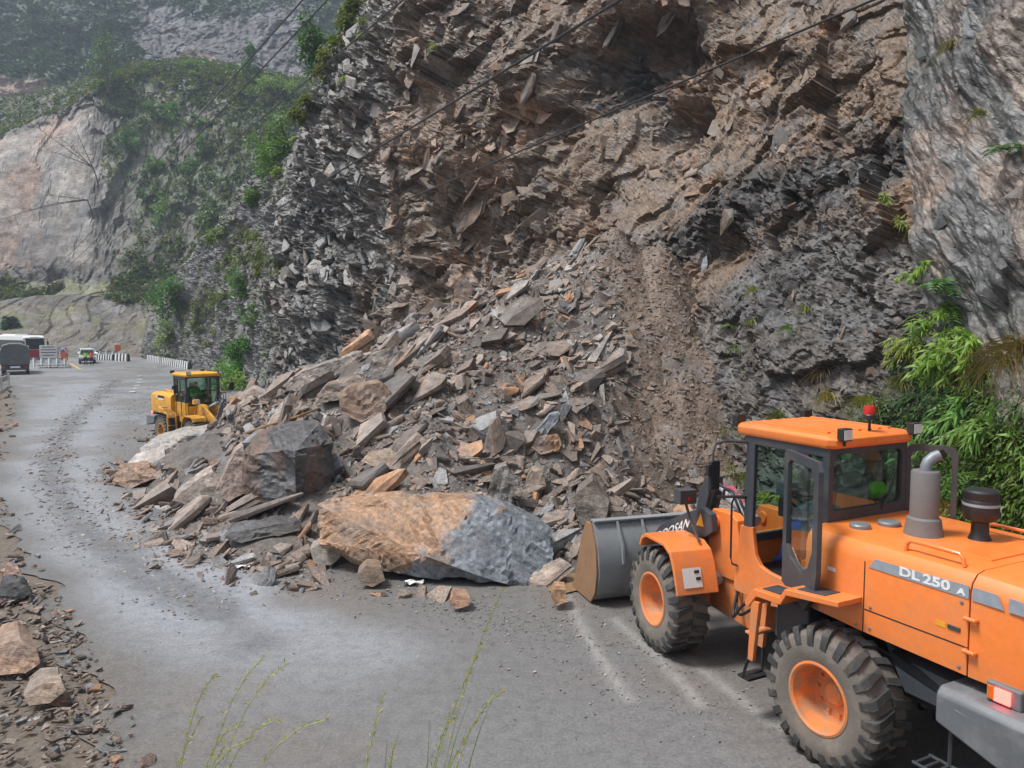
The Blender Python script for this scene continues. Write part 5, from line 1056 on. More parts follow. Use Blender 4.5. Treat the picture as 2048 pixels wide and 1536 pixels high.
def bamboo(px, py, n, L, leafL, col, label, droop=.7, group='bamboo and ferns right of the orange loader', spread=.8):
    pt, out = on_cliff(px, py); lv = Leaves(); stems = []
    for k in range(n):
        d = out * rng.uniform(.4, 1) + np.cross(out, [0, 0, 1]) * rng.normal(0, spread) + np.array([0, 0, rng.uniform(.3, 1.2)]); a = arc(pt + rng.normal(0, .08, 3), d, L * rng.uniform(.6, 1.15), droop * rng.uniform(.6, 1.3), 8); stems.append(([tuple(q) for q in a], [.009, .008, .007, .006, .005, .004, .003, .002]))
        for i in range(3, 8):
            m = rng.integers(4, 8); dd_ = (a[i] - a[i - 1]) / np.linalg.norm(a[i] - a[i - 1]) * .8 + rng.normal(0, .55, (m, 3)) + np.array([0, 0, -.3])
            lv.leaf(a[i] + rng.normal(0, .02, (m, 3)), dd_, leafL * .78 * rng.uniform(.5, 1.2, m), leafL * .075 * rng.uniform(.8, 1.3, m), gcol(col, m, .3), droop=.25, up=out + np.array([0, 0, .7]))
    return plant('bamboo_plant', label, 'plant', group, pt, lv, stems)
def fern(px, py, n, L, col, label, group='bamboo and ferns right of the orange loader'):
    pt, out = on_cliff(px, py); lv = Leaves(); stems = []
    for k in range(n):
        sdv = np.cross(out, [0, 0, 1]); d = out * rng.uniform(.3, .9) + sdv * rng.normal(0, .8) + np.array([0, 0, rng.uniform(.1, 1.0)]); a = arc(pt, d, L * rng.uniform(.6, 1.1), rng.uniform(.4, .9), 12); stems.append(([tuple(q) for q in a[::3]], [.006, .004, .003, .002]))
        t = (a[-1] - a[0]); t /= np.linalg.norm(t); w = np.cross(t, [0, 0, 1.0]); w /= max(np.linalg.norm(w), .1)
        for i in range(2, 12):
            for q in (-1, 1): lv.leaf(a[i], w * q + t * .45, L * .24 * math.sin(math.pi * (i + 1) / 14) + .02, L * .03, gcol(col, 1), droop=.2, up=out * .4 + np.array([0, 0, 1]))
    return plant('fern', label, 'plant', group, pt, lv, stems)
def tuft(px, py, n, L, col, label, hang=1.0, pt=None, out=None, group='grass tufts on the right slope', W=.011, name='grass_tuft', upw=.5):
    if pt is None: pt, out = on_cliff(px, py)
    lv = Leaves(); sdv = np.cross(out, [0, 0, 1])
    for k in range(n):
        d = out * rng.uniform(.2, 1) + sdv * rng.normal(0, .55) + np.array([0, 0, rng.uniform(0, 1.0) * upw + .2]); a = arc(pt + sdv * rng.normal(0, L * .15) + np.array([0, 0, rng.normal(0, L * .08)]), d, L * 1.25 * rng.uniform(.5, 1.1), hang * rng.uniform(.5, 1.3), 5); lv.blade(a, W * rng.uniform(.7, 1.4), gcol(col, 1, .3)[0])
    return plant(name, label, 'grass', group, pt, lv, None, 'blades')
def moss_bank(name, label, pts, n, leaf, col, spread):
    lv = Leaves()
    for px, py in pts:
        m = n // len(pts)
        for _ in range(m // 30):
            q, o = on_cliff(px + rng.normal(0, spread), py + rng.normal(0, spread)); d = rng.normal(size=(30, 3)) * .6 + o + np.array([0, 0, .1]); lv.leaf(q + o * .05 + rng.normal(0, .16, (30, 3)), d, leaf * rng.uniform(.5, 1.4, 30), leaf * .22, gcol(col, 30) * rng.uniform(.7, 1.2), droop=.5)
    return tag(link(name, lv.mesh(name), M_LEAF), label, 'plants', None, 'stuff')
# right bank beside the loader
BR, DG, YG, OL, DRY = (122, 154, 60), (60, 92, 46), (138, 154, 62), (104, 114, 54), (132, 114, 76)
moss_bank('ground_cover', 'dense fine greenery covering the bank right of the loader', [(1950, 1000), (1990, 930), (1900, 1040), (2035, 980), (1880, 900), (1930, 850), (1850, 960), (1960, 890), (2030, 900), (1990, 1060)], 13000, .11, (98, 122, 46), 34)
moss_bank('cliff_herbs', 'low dark herbs between the bamboo on the right bank', [(1850, 830), (1900, 790), (1870, 740), (1930, 830), (1830, 880), (1780, 860), (1740, 850), (2000, 860)], 6500, .12, (62, 92, 44), 30)
for k, (px, py, n, L, ll, col, lab) in enumerate([
 (1890, 660, 9, .9, .34, BR, 'bright green bamboo spray at the top of the right bank'), (1950, 690, 10, 1.0, .36, BR, 'bright bamboo spray beside the hanging dry grass'), (1850, 700, 8, .9, .32, YG, 'yellow-green bamboo spray at the left end of the right bank'),
 (1920, 750, 9, 1.0, .34, BR, 'broad bamboo spray in the middle of the right bank'), (1870, 800, 8, .9, .30, DG, 'dark green bamboo spray low on the right bank'), (1960, 820, 8, 1.0, .36, (104, 146, 66), 'arching bamboo spray behind the dark air cleaner'),
 (1905, 880, 7, 1.0, .36, (132, 168, 92), 'pale bamboo spray hanging above the exhaust stack'), (2000, 870, 7, 1.0, .34, (118, 152, 70), 'bamboo spray over the mossy bank near the right frame edge'), (1770, 410, 8, .9, .30, (128, 146, 70), 'drooping bamboo tuft in the crack between slope and right wall'),
 (1800, 445, 6, .7, .28, (140, 150, 80), 'small drooping bamboo below the crack tuft'), (1560, 1000, 8, .9, .26, YG, 'bamboo seen through the loader cab'), (1600, 960, 7, .8, .25, OL, 'olive bamboo behind the loader cab door'), (1700, 880, 6, .8, .26, (120, 150, 70), 'bamboo spray just behind the red beacon'), (1840, 540, 5, .5, .24, BR, 'small broad-leaved sprig under the crack')]): bamboo(px, py, n, L, ll, col, lab)
for px, py, n, L, col, lab in [(1885, 570, 9, .75, (74, 120, 52), 'fern growing below the big rock face'), (1880, 620, 8, .8, (96, 132, 56), 'lighter fern hanging under the first fern'), (1960, 960, 8, .9, (96, 134, 60), 'fern on the mossy bank'), (2020, 300, 8, .7, (66, 104, 50), 'dark fern on the right rock wall'), (1460, 650, 5, .45, (92, 118, 60), 'small fern on the grey slope near the heap'), (1850, 760, 7, .7, DG, 'dark fern at the left end of the right bank'), (1940, 780, 7, .8, DG, 'dark fern in the middle of the right bank')]: fern(px, py, n, L, col, lab)
for k, (px, py, n, L, col, lab) in enumerate([(2014, 720, 70, .9, (128, 116, 66), 'thick mane of dry brown grass hanging at the right frame edge'), (2044, 700, 60, .9, (124, 110, 64), 'dry hanging grass at the very right edge'), (1965, 745, 60, .8, (112, 116, 58), 'half-green hanging grass beside the bamboo'),
 (1510, 575, 40, .35, (138, 146, 76), 'pale grass tuft high on the grey slope'), (1500, 640, 26, .3, (120, 136, 70), 'tiny tuft beside the small fern on the slope'), (1610, 620, 24, .3, (128, 142, 72), 'tiny bright tuft in the middle of the grey slope'), (1572, 652, 36, .35, (96, 126, 58), 'dark green tuft on the grey slope'), (1470, 690, 30, .4, (98, 122, 62), 'tuft under the small fern on the slope'),
 (1640, 740, 50, .5, DRY, 'tan grass on the earthy patch above the cab'), (1660, 790, 60, .55, (150, 140, 78), 'dry grass just above the cab roof'), (1560, 830, 60, .6, OL, 'olive grass left of the cab roof'), (1740, 800, 70, .6, (140, 142, 70), 'olive grass right of the earthy patch'), (1500, 850, 50, .6, (130, 132, 70), 'dry grass behind the cab mirror'), (1440, 860, 40, .5, (128, 132, 66), 'grass at the foot of the slope by the heap'), (1800, 760, 60, .6, (134, 132, 72), 'dry grass where slope meets the right bank'), (1900, 90, 50, .45, (140, 132, 86), 'dry tuft high on the right rock wall'), (1960, 225, 34, .4, (120, 130, 70), 'green tuft on the right rock wall'), (1500, 950, 60, .7, OL, 'grass in front of the cab behind the mirror'), (1460, 930, 50, .6, (132, 140, 66), 'grass beside the mirror arm')]): tuft(px, py, n, L, col, lab)
# bushes on the old cliff at left
for px, py, rx, rz, col, lab, n, lf in [(478, 742, 1.8, 2.5, (100, 150, 64), 'bright leafy bush at the cliff foot behind the yellow loader', 1500, .3), (468, 782, 1.9, 1.6, (122, 158, 70), 'low pale bush touching the yellow loader bonnet', 1000, .3), (490, 690, 1.2, 1.2, (80, 130, 56), 'upper part bush of the green strip above the yellow loader', 900, .28), (490, 580, 1.3, 2.0, (84, 132, 60), 'bush clinging to the cliff halfway up the green strip', 900, .28), (508, 630, .7, .9, (92, 130, 66), 'small bush between the two strips on the cliff', 450, .24),
 (350, 600, 2.3, 3.6, (78, 126, 60), 'tall bush at the far corner of the grey cliff', 1500, .4), (345, 670, 2.0, 2.6, (116, 138, 74), 'yellow-green bush below the tall corner bush', 900, .4), (520, 265, 2.2, 2.6, (92, 128, 62), 'bright bush on the crest of the grey cliff', 1300, .36), (500, 300, 1.5, 1.6, (86, 132, 60), 'darker bush just below the bright crest bush', 800, .34), (508, 400, 1.0, .9, (98, 136, 64), 'small bush on the edge of the layered rock', 500, .28), (545, 320, .8, .8, (140, 150, 70), 'yellowish bush at the top edge of the layered rock', 400, .26), (560, 340, .6, .6, (120, 140, 66), 'little bush right of the yellowish one', 260, .24), (440, 470, 1.3, 1.2, (104, 130, 70), 'pale bush on the grey cliff rim', 500, .32), (610, 100, 1.6, 2.4, (66, 104, 54), 'dark bush hanging over the top left rim', 900, .36)]: shrub(px, py, rx, rz, col, lab, n, lf)
moss_bank('cliff_moss', 'yellow-green grass and moss on the old cliff rim', [(640, 40), (610, 120), (585, 200), (665, 20), (500, 470), (460, 520), (430, 600), (520, 520), (380, 620), (690, 15), (400, 660)], 7000, .3, (100, 112, 60), 18)
for px, py, w_ in [(735, 40, 'at the top of the layered rock'), (870, 95, 'in a crack of the brown rock at the top'), (940, 140, 'below the top crack tuft beside a big smooth block'), (720, 70, 'just under the topmost tuft'), (560, 270, 'at the left rim of the layered rock'), (690, 160, 'halfway down the rim of the layered rock')]: tuft(px, py, 30, .6, (140, 158, 70), 'little green tuft ' + w_, group='tufts on the layered rock', W=.014)
# hillside and mountain growth
def growth(name, label, Pg, veg, n, leaf, cols, per, rad):
    w = veg.ravel().clip(0, 1); k = rng.choice(w.size, n, p=w / w.sum()); q = Pg.reshape(-1, 3)[k]; lv = Leaves(); tint = rng.uniform(.6, 1.3, (n, 1)); ci = rng.integers(0, len(cols), n); base = np.array([srgb(*c) for c in cols])[ci] * tint; sz = rng.uniform(.5, 1.6, n)
    for _ in range(per):
        d = rng.normal(size=(n, 3)); d[:, 2] = np.abs(d[:, 2]) * .8; d[:, 1] -= .4; d /= np.linalg.norm(d, axis=1)[:, None]; b = q + d * (rad * sz * rng.uniform(.2, 1, n))[:, None]
        lv.leaf(b, d + rng.normal(0, .6, (n, 3)), leaf * sz * rng.uniform(.6, 1.3, n), leaf * .3 * sz, base * rng.uniform(.75, 1.25, (n, 1)), droop=.3)
    return tag(link(name, lv.mesh(name), M_LEAF), label, 'scrub', None, 'stuff')
growth('hillside_scrub', 'green scrub and creepers covering the hillside', H1, H1V, 12000, .75, [(62, 84, 46), (84, 100, 54), (106, 106, 62), (52, 72, 42)], 9, .8)
growth('mountain_forest', 'dark misty forest on the mountain wall', H2, H2V, 3800, 1.5, [(44, 68, 44), (56, 80, 52), (38, 60, 42)], 12, 1.9)
def hillpt(px, py, Pg=None):
    Q = H1 if Pg is None else Pg; d = Q[..., 1] * _c - (Q[..., 2] - CAM_H) * _s; v = Q[..., 1] * _s + (Q[..., 2] - CAM_H) * _c
    e = (1024 + FPX * Q[..., 0] / d - px) ** 2 + (768 - FPX * v / d - py) ** 2 + d * .3; i = np.unravel_index(np.argmin(e), e.shape); return Q[i].copy()
HO = np.array([.2, -.95, .1])
def tree(px, py, H_, rx, col, label, n=900, leaf=.7, group='trees on the ridge'):
    pt = hillpt(px, py); lv = Leaves(); st = [([tuple(pt - [0, 0, .5]), tuple(pt + [.1, 0, H_ * .5]), tuple(pt + [-.05, 0, H_ * .97])], [H_ * .022, H_ * .014, .02])]
    for k in range(26):
        t = rng.uniform(.28, 1.0); a = rng.uniform(0, 6.28); rr_ = rx * math.sin(min(1, (1.08 - t) * 1.25) * 1.5) * rng.uniform(.4, 1); q = pt + np.array([math.cos(a) * rr_, math.sin(a) * rr_, H_ * t]); st.append(([tuple(pt + [0, 0, H_ * t * .85]), tuple(q)], [.05, .015])); m = n // 26
        d = rng.normal(size=(m, 3)); d /= np.linalg.norm(d, axis=1)[:, None]; lv.leaf(q + d * rng.uniform(.2, 1, (m, 1)) * rx * .33, d + rng.normal(0, .5, (m, 3)), leaf * rng.uniform(.6, 1.2, m), leaf * .28, gcol(col, m) * rng.uniform(.7, 1.2), droop=.3)
    root = empty('tree', tuple(pt), 0, label, 'tree', group); me = lv.mesh('crown'); me.transform(Matrix.Translation(-Vector(pt))); link('crown', me, M_LEAF, root)
    mb = MB(); [mb.tube([Vector(q) - Vector(pt) for q in p_], r_, 6) for p_, r_ in st]; mb.build('trunk', M_BARK, root, smooth=True)
tree(216, 190, 15, 3.4, (82, 112, 66), 'slender pale tree standing alone on the hill ridge')
tree(500, 170, 8.5, 2.3, (70, 112, 58), 'small dark tree on the ridge right of the slender one')
for px, py, rx, rz, col, lab in [(260, 285, 5.5, 3, (72, 112, 54), 'broad dark shrub in the middle of the hillside'), (330, 215, 5, 2.6, (70, 114, 62), 'shrub under the hill crest'), (300, 330, 4, 2.5, (86, 122, 60), 'shrub left of the hillside gully'), (385, 250, 5, 2.4, (76, 116, 60), 'long shrub below the right crest'), (325, 440, 3, 4.5, (98, 134, 62), 'tall bright shrub low on the hillside'), (380, 335, 2.2, 2, (84, 126, 64), 'small round shrub in the hillside gully'), (300, 395, 2.6, 2, (70, 106, 56), 'dark shrub above the tall bright one'), (20, 655, 1.2, 2.2, (50, 92, 56), 'single dark bush on the brown slope above the bus'), (420, 300, 3.5, 2, (92, 124, 66), 'pale shrub near the grey cliff'), (545, 180, 6, 3.2, (110, 140, 70), 'light green shrub on the ridge by the near cliff'), (430, 440, 3, 2.4, (90, 120, 62), 'shrub near the foot of the hill gully'), (380, 140, 4.5, 1.6, (96, 134, 70), 'grassy shrub along the hill crest')]: shrub(px, py, rx, rz, col, lab, 420, .8, 'shrubs on the hillside', hillpt(px, py), HO)
def bare(px, py, tips, label):
    pt = hillpt(px, py); mb = MB(); p0 = Vector(at(px, py, 136)); root = empty('bare_tree', tuple(p0), 0, label, 'tree', 'leafless branches at left')
    for tx, ty in tips:
        e = Vector(at(tx, ty, 134)); m = (p0 + e) / 2 + Vector((0, 0, rng.uniform(-.5, 1.2))); pa = [p0 * (1 - t) ** 2 + m * 2 * t * (1 - t) + e * t * t for t in np.linspace(0, 1, 7)]; mb.tube([q - p0 for q in pa], list(np.linspace(.09, .025, 7)), 5)
        for i in range(2, 7):
            for _ in range(2): b = pa[i] + Vector((rng.normal(0, 1.6), rng.normal(0, .8), rng.normal(.3, 1.2))); mb.tube([pa[i] - p0, (pa[i] + b) / 2 - p0 + Vector((0, 0, .15)), b - p0], [.035, .025, .015], 4)
    mb.build('branches', M_BARK, root)
    mb = MB(); mb.tube([Vector((.3, 1.2, -3.2)), Vector((.2, .6, -1.5)), Vector((0, 0, 0))], [.12, .1, .09], 6).build('trunk', M_BARK, root)
bare(186, 335, [(60, 245), (120, 275), (150, 255), (95, 300)], 'leafless tree in front of the pale rock face')
bare(175, 400, [(0, 440), (60, 420), (90, 390)], 'low leafless branches reaching across the pale rock face')
# tall grass close to the camera
def reed(base, tips, label, col=(150, 160, 84)):
    lv = Leaves(); base = np.array(base); mb = MB()
    for tx, ty, d, kind in tips:
        e = np.array(at(tx, ty, d)); b = base + rng.normal(0, .06, 3) * [1, 1, 0]; b[:2] += (e[:2] - base[:2]) * .25; m = (b + e) / 2 + np.array([0, 0, .25 if kind != 'arch' else .45]); m[:2] = b[:2] * .65 + e[:2] * .35
        t = np.linspace(0, 1, 22)[:, None]; pa = b * (1 - t) ** 2 + m * 2 * t * (1 - t) + e * t * t; c = gcol(col, 1, .12)[0]
        if kind == 'leaf': lv.blade(pa, .005, np.array(srgb(140, 158, 112))); continue
        mb.tube([tuple(q - base) for q in pa[::3]], .0015, 4)
        for i in range(11, 22):
            for _ in range(3): d_ = (pa[i] - pa[i - 1]) / np.linalg.norm(pa[i] - pa[i - 1]) + rng.normal(0, .45, 3); lv.leaf(pa[i] + rng.normal(0, .004, 3), d_, .022 * rng.uniform(.6, 1.4), .0024, gcol((172, 172, 92), 1, .2), droop=.1, up=np.array([0, -1, .2]))
    root = plant('tall_grass', label, 'grass', 'tall grass near the camera', base, lv, None, 'seed_heads'); mb.build('stalks', plain('grass_stalk', srgb(*col), .6), root)
def bank_pt(x, y): return (x, y, -.022 + min(1, max(0, (6.4 - y) / 5)) * 3)
reed(bank_pt(-.42, 2.7), [(1003, 1185, 2.7, 'up'), (1000, 1385, 2.6, 'arch'), (985, 1400, 2.7, 'leaf'), (900, 1430, 2.6, 'up'), (940, 1400, 2.7, 'leaf'), (860, 1440, 2.6, 'leaf'), (870, 1500, 2.5, 'leaf'), (960, 1300, 2.7, 'up'), (930, 1480, 2.6, 'up')], 'tall seeding grass in front of the camera at bottom centre')
reed(bank_pt(-.55, 2.55), [(765, 1390, 2.6, 'up'), (800, 1460, 2.6, 'leaf'), (785, 1500, 2.6, 'up'), (775, 1480, 2.5, 'leaf')], 'single seeding grass stalk left of the tall clump')
reed(bank_pt(-1.35, 2.7), [(530, 1310, 2.8, 'arch'), (570, 1330, 2.9, 'arch'), (550, 1440, 2.7, 'arch'), (480, 1450, 2.7, 'arch'), (650, 1440, 2.8, 'arch'), (430, 1350, 2.7, 'arch'), (500, 1480, 2.6, 'arch'), (400, 1440, 2.7, 'up'), (350, 1500, 2.6, 'leaf'), (450, 1490, 2.6, 'up')], 'arching feathery grass in front of the camera at lower left', (158, 170, 104))
# ================================================================ PEOPLE
def person(label, joints, cols, loc=(0, 0, 0), rz=0, hat=None, hair=(30, 26, 24), hands=False, group=None):
    """joints: dict name -> (x, y, z) with +x forward, +y left; one skinned surface, coloured by body zone"""
    J = {k: Vector(v) for k, v in joints.items()}
    rad = dict(hip=.15, waist=.135, chest=.16, neck=.055, jaw=.07, head=.098, crown=.085, sl=.075, sr=.075, el=.05, er=.05, wl=.034, wr=.034, hl=.036, hr=.036, tl=.095, tr=.095, kl=.062, kr=.062, al=.042, ar=.042, fl=.038, fr=.038)
    edges = [('hip', 'waist'), ('waist', 'chest'), ('chest', 'neck'), ('neck', 'jaw'), ('jaw', 'head'), ('head', 'crown'), ('chest', 'sl'), ('sl', 'el'), ('el', 'wl'), ('wl', 'hl'), ('chest', 'sr'), ('sr', 'er'), ('er', 'wr'), ('wr', 'hr'), ('hip', 'tl'), ('tl', 'kl'), ('kl', 'al'), ('al', 'fl'), ('hip', 'tr'), ('tr', 'kr'), ('kr', 'ar'), ('ar', 'fr')]
    zone = dict(hip='legs', waist='top', chest='top', neck='skin', jaw='skin', head='skin', crown='skin', sl='top', sr='top', el='top', er='top', wl='skin', wr='skin', hl='skin', hr='skin', tl='legs', tr='legs', kl='legs', kr='legs', al='legs', ar='legs', fl='shoe', fr='shoe')
    J['jaw'] = J['neck'].lerp(J['head'], .5) + Vector((.02, 0, 0)); J['crown'] = J['head'] + (J['head'] - J['neck']).normalized() * .085
    names = list(rad); V = [J[n_] for n_ in names]; E = [(names.index(a), names.index(b)) for a, b in edges]; rads = [rad[n_] for n_ in names]; zs = [zone[n_] for n_ in names]
    if hands:
        for s_ in 'lr':
            h = J['h' + s_]; f = (h - J['w' + s_]).normalized(); side = f.cross(Vector((0, 0, 1))); side = side.normalized() if side.length > .1 else Vector((0, 1, 0))
            for k, (o_, l_) in enumerate(((-.03, .06), (-.01, .075), (.01, .07), (.03, .055), (.045, .035))):
                p1 = h + side * o_ + f * (.03 if k < 4 else -.01); p2 = p1 + f * l_ * .5 + Vector((0, 0, -.006)); p3 = p2 + f * l_ * .3 + Vector((0, 0, -.03)); b0 = len(V); V += [p1, p2, p3]; rads += [.010, .009, .008]; zs += ['skin'] * 3; E += [(names.index('h' + s_), b0), (b0, b0 + 1), (b0 + 1, b0 + 2)]
    me = bpy.data.meshes.new('t'); me.from_pydata([tuple(v) for v in V], E, []); o = bpy.data.objects.new('t', me); COL.objects.link(o)
    sk = o.modifiers.new('s', 'SKIN'); sb = o.modifiers.new('d', 'SUBSURF'); sb.levels = 2; sb.render_levels = 2
    for v, r_ in zip(me.skin_vertices[0].data, rads): v.radius = (r_, r_)
    me.skin_vertices[0].data[0].use_root = True; bpy.context.view_layer.update()
    m2 = bpy.data.meshes.new_from_object(o.evaluated_get(bpy.context.evaluated_depsgraph_get())); bpy.data.objects.remove(o)
    n_ = len(m2.vertices); co = np.empty(n_ * 3, np.float32); m2.vertices.foreach_get('co', co); co = co.reshape(-1, 3)
    Vn = np.array([tuple(v) for v in V]); best = np.full(n_, 1e9); zi = np.zeros(n_, int); zn = ['top', 'legs', 'skin', 'shoe']
    for a, b in E:
        ab = Vn[b] - Vn[a]; t = np.clip(((co - Vn[a]) @ ab) / max(ab @ ab, 1e-9), 0, 1); d = np.linalg.norm(co - (Vn[a] + t[:, None] * ab), axis=1); m = d < best
        best = np.where(m, d, best); za, zb = zn.index(zs[a]), zn.index(zs[b]); zi = np.where(m, np.where(t < (.85 if zs[b] in ('skin', 'shoe') else .5), za, zb), zi)
    colr = np.array([srgb(*cols[z]) for z in zn])[zi]
    at_ = m2.attributes.new('Col', 'FLOAT_COLOR', 'POINT'); c4 = np.ones((n_, 4), np.float32); c4[:, :3] = colr; at_.data.foreach_set('color', c4.ravel())
    for p_ in m2.polygons: p_.use_smooth = True
    root = empty('person', loc, rz, label, 'person', group); m2.materials.clear(); link('body', m2, M_CLOTH, root)
    hd = J['head']; ax = (J['head'] - J['neck']).normalized()
    capm = plain('hat', srgb(*hat), .5) if hat else plain('hair', srgb(*hair), .7)
    mb = MB(); rings = []
    for k, (rr_, tt) in enumerate(((.112, .0), (.118, .05), (.1, .10), (.06, .135), (.005, .15)) if hat else ((.10, -.03), (.107, .03), (.1, .08), (.06, .118), (.005, .128))):
        c = hd + ax * tt + Vector((-.012, 0, 0)); rings.append([c + Vector((math.cos(a) * rr_, math.sin(a) * rr_ * .92, 0)) for a in [2 * math.pi * i / 14 for i in range(14)]])
    mb.loft(rings)
    if hat: mb.prism([(hd.x + .08, hd.y - .07), (hd.x + .17, hd.y - .05), (hd.x + .17, hd.y + .05), (hd.x + .08, hd.y + .07)], hd.z + .01, hd.z + .025, 'z')
    mb.build('helmet' if hat else 'hair', capm, root, smooth=True)
    fx = hd + Vector((.092, 0, -.01)); skinm = M_SKIN
    MB().loft([[fx + Vector((-.02, -.012, -.03)), fx + Vector((-.02, .012, -.03)), fx + Vector((-.02, .008, .02)), fx + Vector((-.02, -.008, .02))], [fx + Vector((.022, -.008, -.028)), fx + Vector((.022, .008, -.028)), fx + Vector((.004, .004, .015)), fx + Vector((.004, -.004, .015))]]).build('nose', skinm, root, smooth=True)
    for s_ in (-1, 1):
        MB().lathe([(.011, 0), (.009, .006), (.001, .008)], fx + Vector((-.014, .034 * s_, .016)), 'x', 8).build('eye', M_BLACK, root); MB().box(fx + Vector((-.11, .092 * s_ - .008, -.03)), fx + Vector((-.07, .092 * s_ + .008, .03))).build('ear', skinm, root, bevel=.006)
    MB().box(fx + Vector((-.02, -.025, -.062)), fx + Vector((-.004, .025, -.052))).build('mouth', plain('lips', srgb(120, 70, 62), .6), root)
    return root
g = NG('clothing'); n = g.noise(g.pos(), 40, 4, .6); M_CLOTH = g.done(g.mix(g.attr('Col'), g.ramp(n, [(.3, .8), (.7, 1.15)]), mode='MULTIPLY', f=.7), .85)
M_SKIN = plain('skin', srgb(150, 108, 84), .55)
SKIN = (150, 108, 84); M_VEST = plain('safety_vest', srgb(130, 215, 50), .6)
SIT = dict(hip=(-.62, 0, 2.2), waist=(-.64, 0, 2.34), chest=(-.62, 0, 2.55), neck=(-.59, 0, 2.74), head=(-.55, 0, 2.87), sl=(-.6, .19, 2.6), sr=(-.6, -.19, 2.6), el=(-.42, .24, 2.36), er=(-.42, -.24, 2.36), wl=(-.16, .16, 2.42), wr=(-.16, -.16, 2.42), hl=(-.1, .15, 2.44), hr=(-.1, -.15, 2.44), tl=(-.5, .1, 2.18), tr=(-.5, -.1, 2.18), kl=(-.12, .2, 2.14), kr=(-.12, -.14, 2.14), al=(.02, .22, 1.68), ar=(.04, -.14, 1.68), fl=(.16, .22, 1.61), fr=(.18, -.14, 1.61))
person('seated person in teal shirt and blue trousers driving the orange loader', SIT, dict(top=(40, 110, 112), legs=(38, 66, 140), skin=SKIN, shoe=(40, 36, 34)), LOADER.location, R(90) + TR, hands=True)
SIT2 = {k: (v[0] * .6 - .42, v[1] * .8 - .40, v[2] + .16 if k[0] not in 'kaf' else v[2] + .04) for k, v in SIT.items()}; SIT2.update(al=(-.3, -.3, 1.7), fl=(-.18, -.3, 1.62), ar=(-.3, -.5, 1.7), fr=(-.18, -.5, 1.62), el=(-.72, -.2, 2.5), wl=(-.86, -.2, 2.55), hl=(-.9, -.22, 2.62))
p2 = person('passenger in dark top and green safety vest beside the driver seat', SIT2, dict(top=(34, 36, 40), legs=(46, 48, 56), skin=SKIN, shoe=(30, 30, 30)), LOADER.location, R(90) + TR, hat=(216, 122, 64))
MB().loft([[(-.88, -.46, 2.56), (-.74, -.46, 2.56), (-.74, -.24, 2.56), (-.88, -.24, 2.56)], [(-.95, -.52, 2.66), (-.7, -.52, 2.66), (-.7, -.2, 2.66), (-.95, -.2, 2.66)], [(-.92, -.44, 2.78), (-.75, -.44, 2.78), (-.75, -.26, 2.78), (-.92, -.26, 2.78)]]).build('vest', M_VEST, p2, bevel=.03)
py_ = person('driver in green vest inside the yellow loader cab', SIT, dict(top=(120, 190, 70), legs=(50, 52, 60), skin=SKIN, shoe=(30, 30, 30)), YLOADER.location, R(-46)); py_.scale = (.84, .84, .84)
def stand(s_=1.0, arm=.0):
    q = dict(hip=(0, 0, .92), waist=(0, 0, 1.08), chest=(.01, 0, 1.3), neck=(.01, 0, 1.48), head=(.03, 0, 1.6), sl=(0, .18, 1.38), sr=(0, -.18, 1.38), el=(0, .25, 1.1), er=(-.02, -.25, 1.1), wl=(.08 + arm, .24, .88 + arm), wr=(.06, -.25, .86), hl=(.1 + arm, .24, .80 + arm), hr=(.08, -.25, .78), tl=(0, .1, .88), tr=(0, -.1, .88), kl=(.03, .11, .5), kr=(-.01, -.11, .5), al=(0, .12, .09), ar=(-.04, -.12, .09), fl=(.12, .13, .045), fr=(.08, -.13, .045))
    return {k: (v[0] * s_, v[1] * s_, v[2] * s_) for k, v in q.items()}
for px, py, lab, top, legs, hat, arm in ((172, 731, 'person in green safety vest walking in front of the silver pickup', (170, 230, 70), (40, 42, 50), None, .0), (184, 731, 'person in orange jacket and black trousers right of the safety vest wearer', (230, 110, 80), (30, 30, 34), None, .1), (113, 724, 'person in red jacket standing beside the notice board', (176, 36, 44), (50, 52, 70), (226, 226, 226), .0), (126, 722, 'person in blue top with white helmet near the white car', (50, 120, 180), (60, 60, 66), (235, 235, 235), .1), (133, 721, 'person in pink top behind the one in blue', (220, 140, 160), (70, 70, 90), None, .0), (62, 722, 'person in orange vest in front of the bus windscreen', (236, 96, 60), (60, 60, 60), None, .0)):
    q = gnd(px, py); person(lab, stand(), dict(top=top, legs=legs, skin=SKIN, shoe=(30, 30, 30)), (q.x, q.y, .0), R(-70), hat=hat, group='people on the road by the bus')

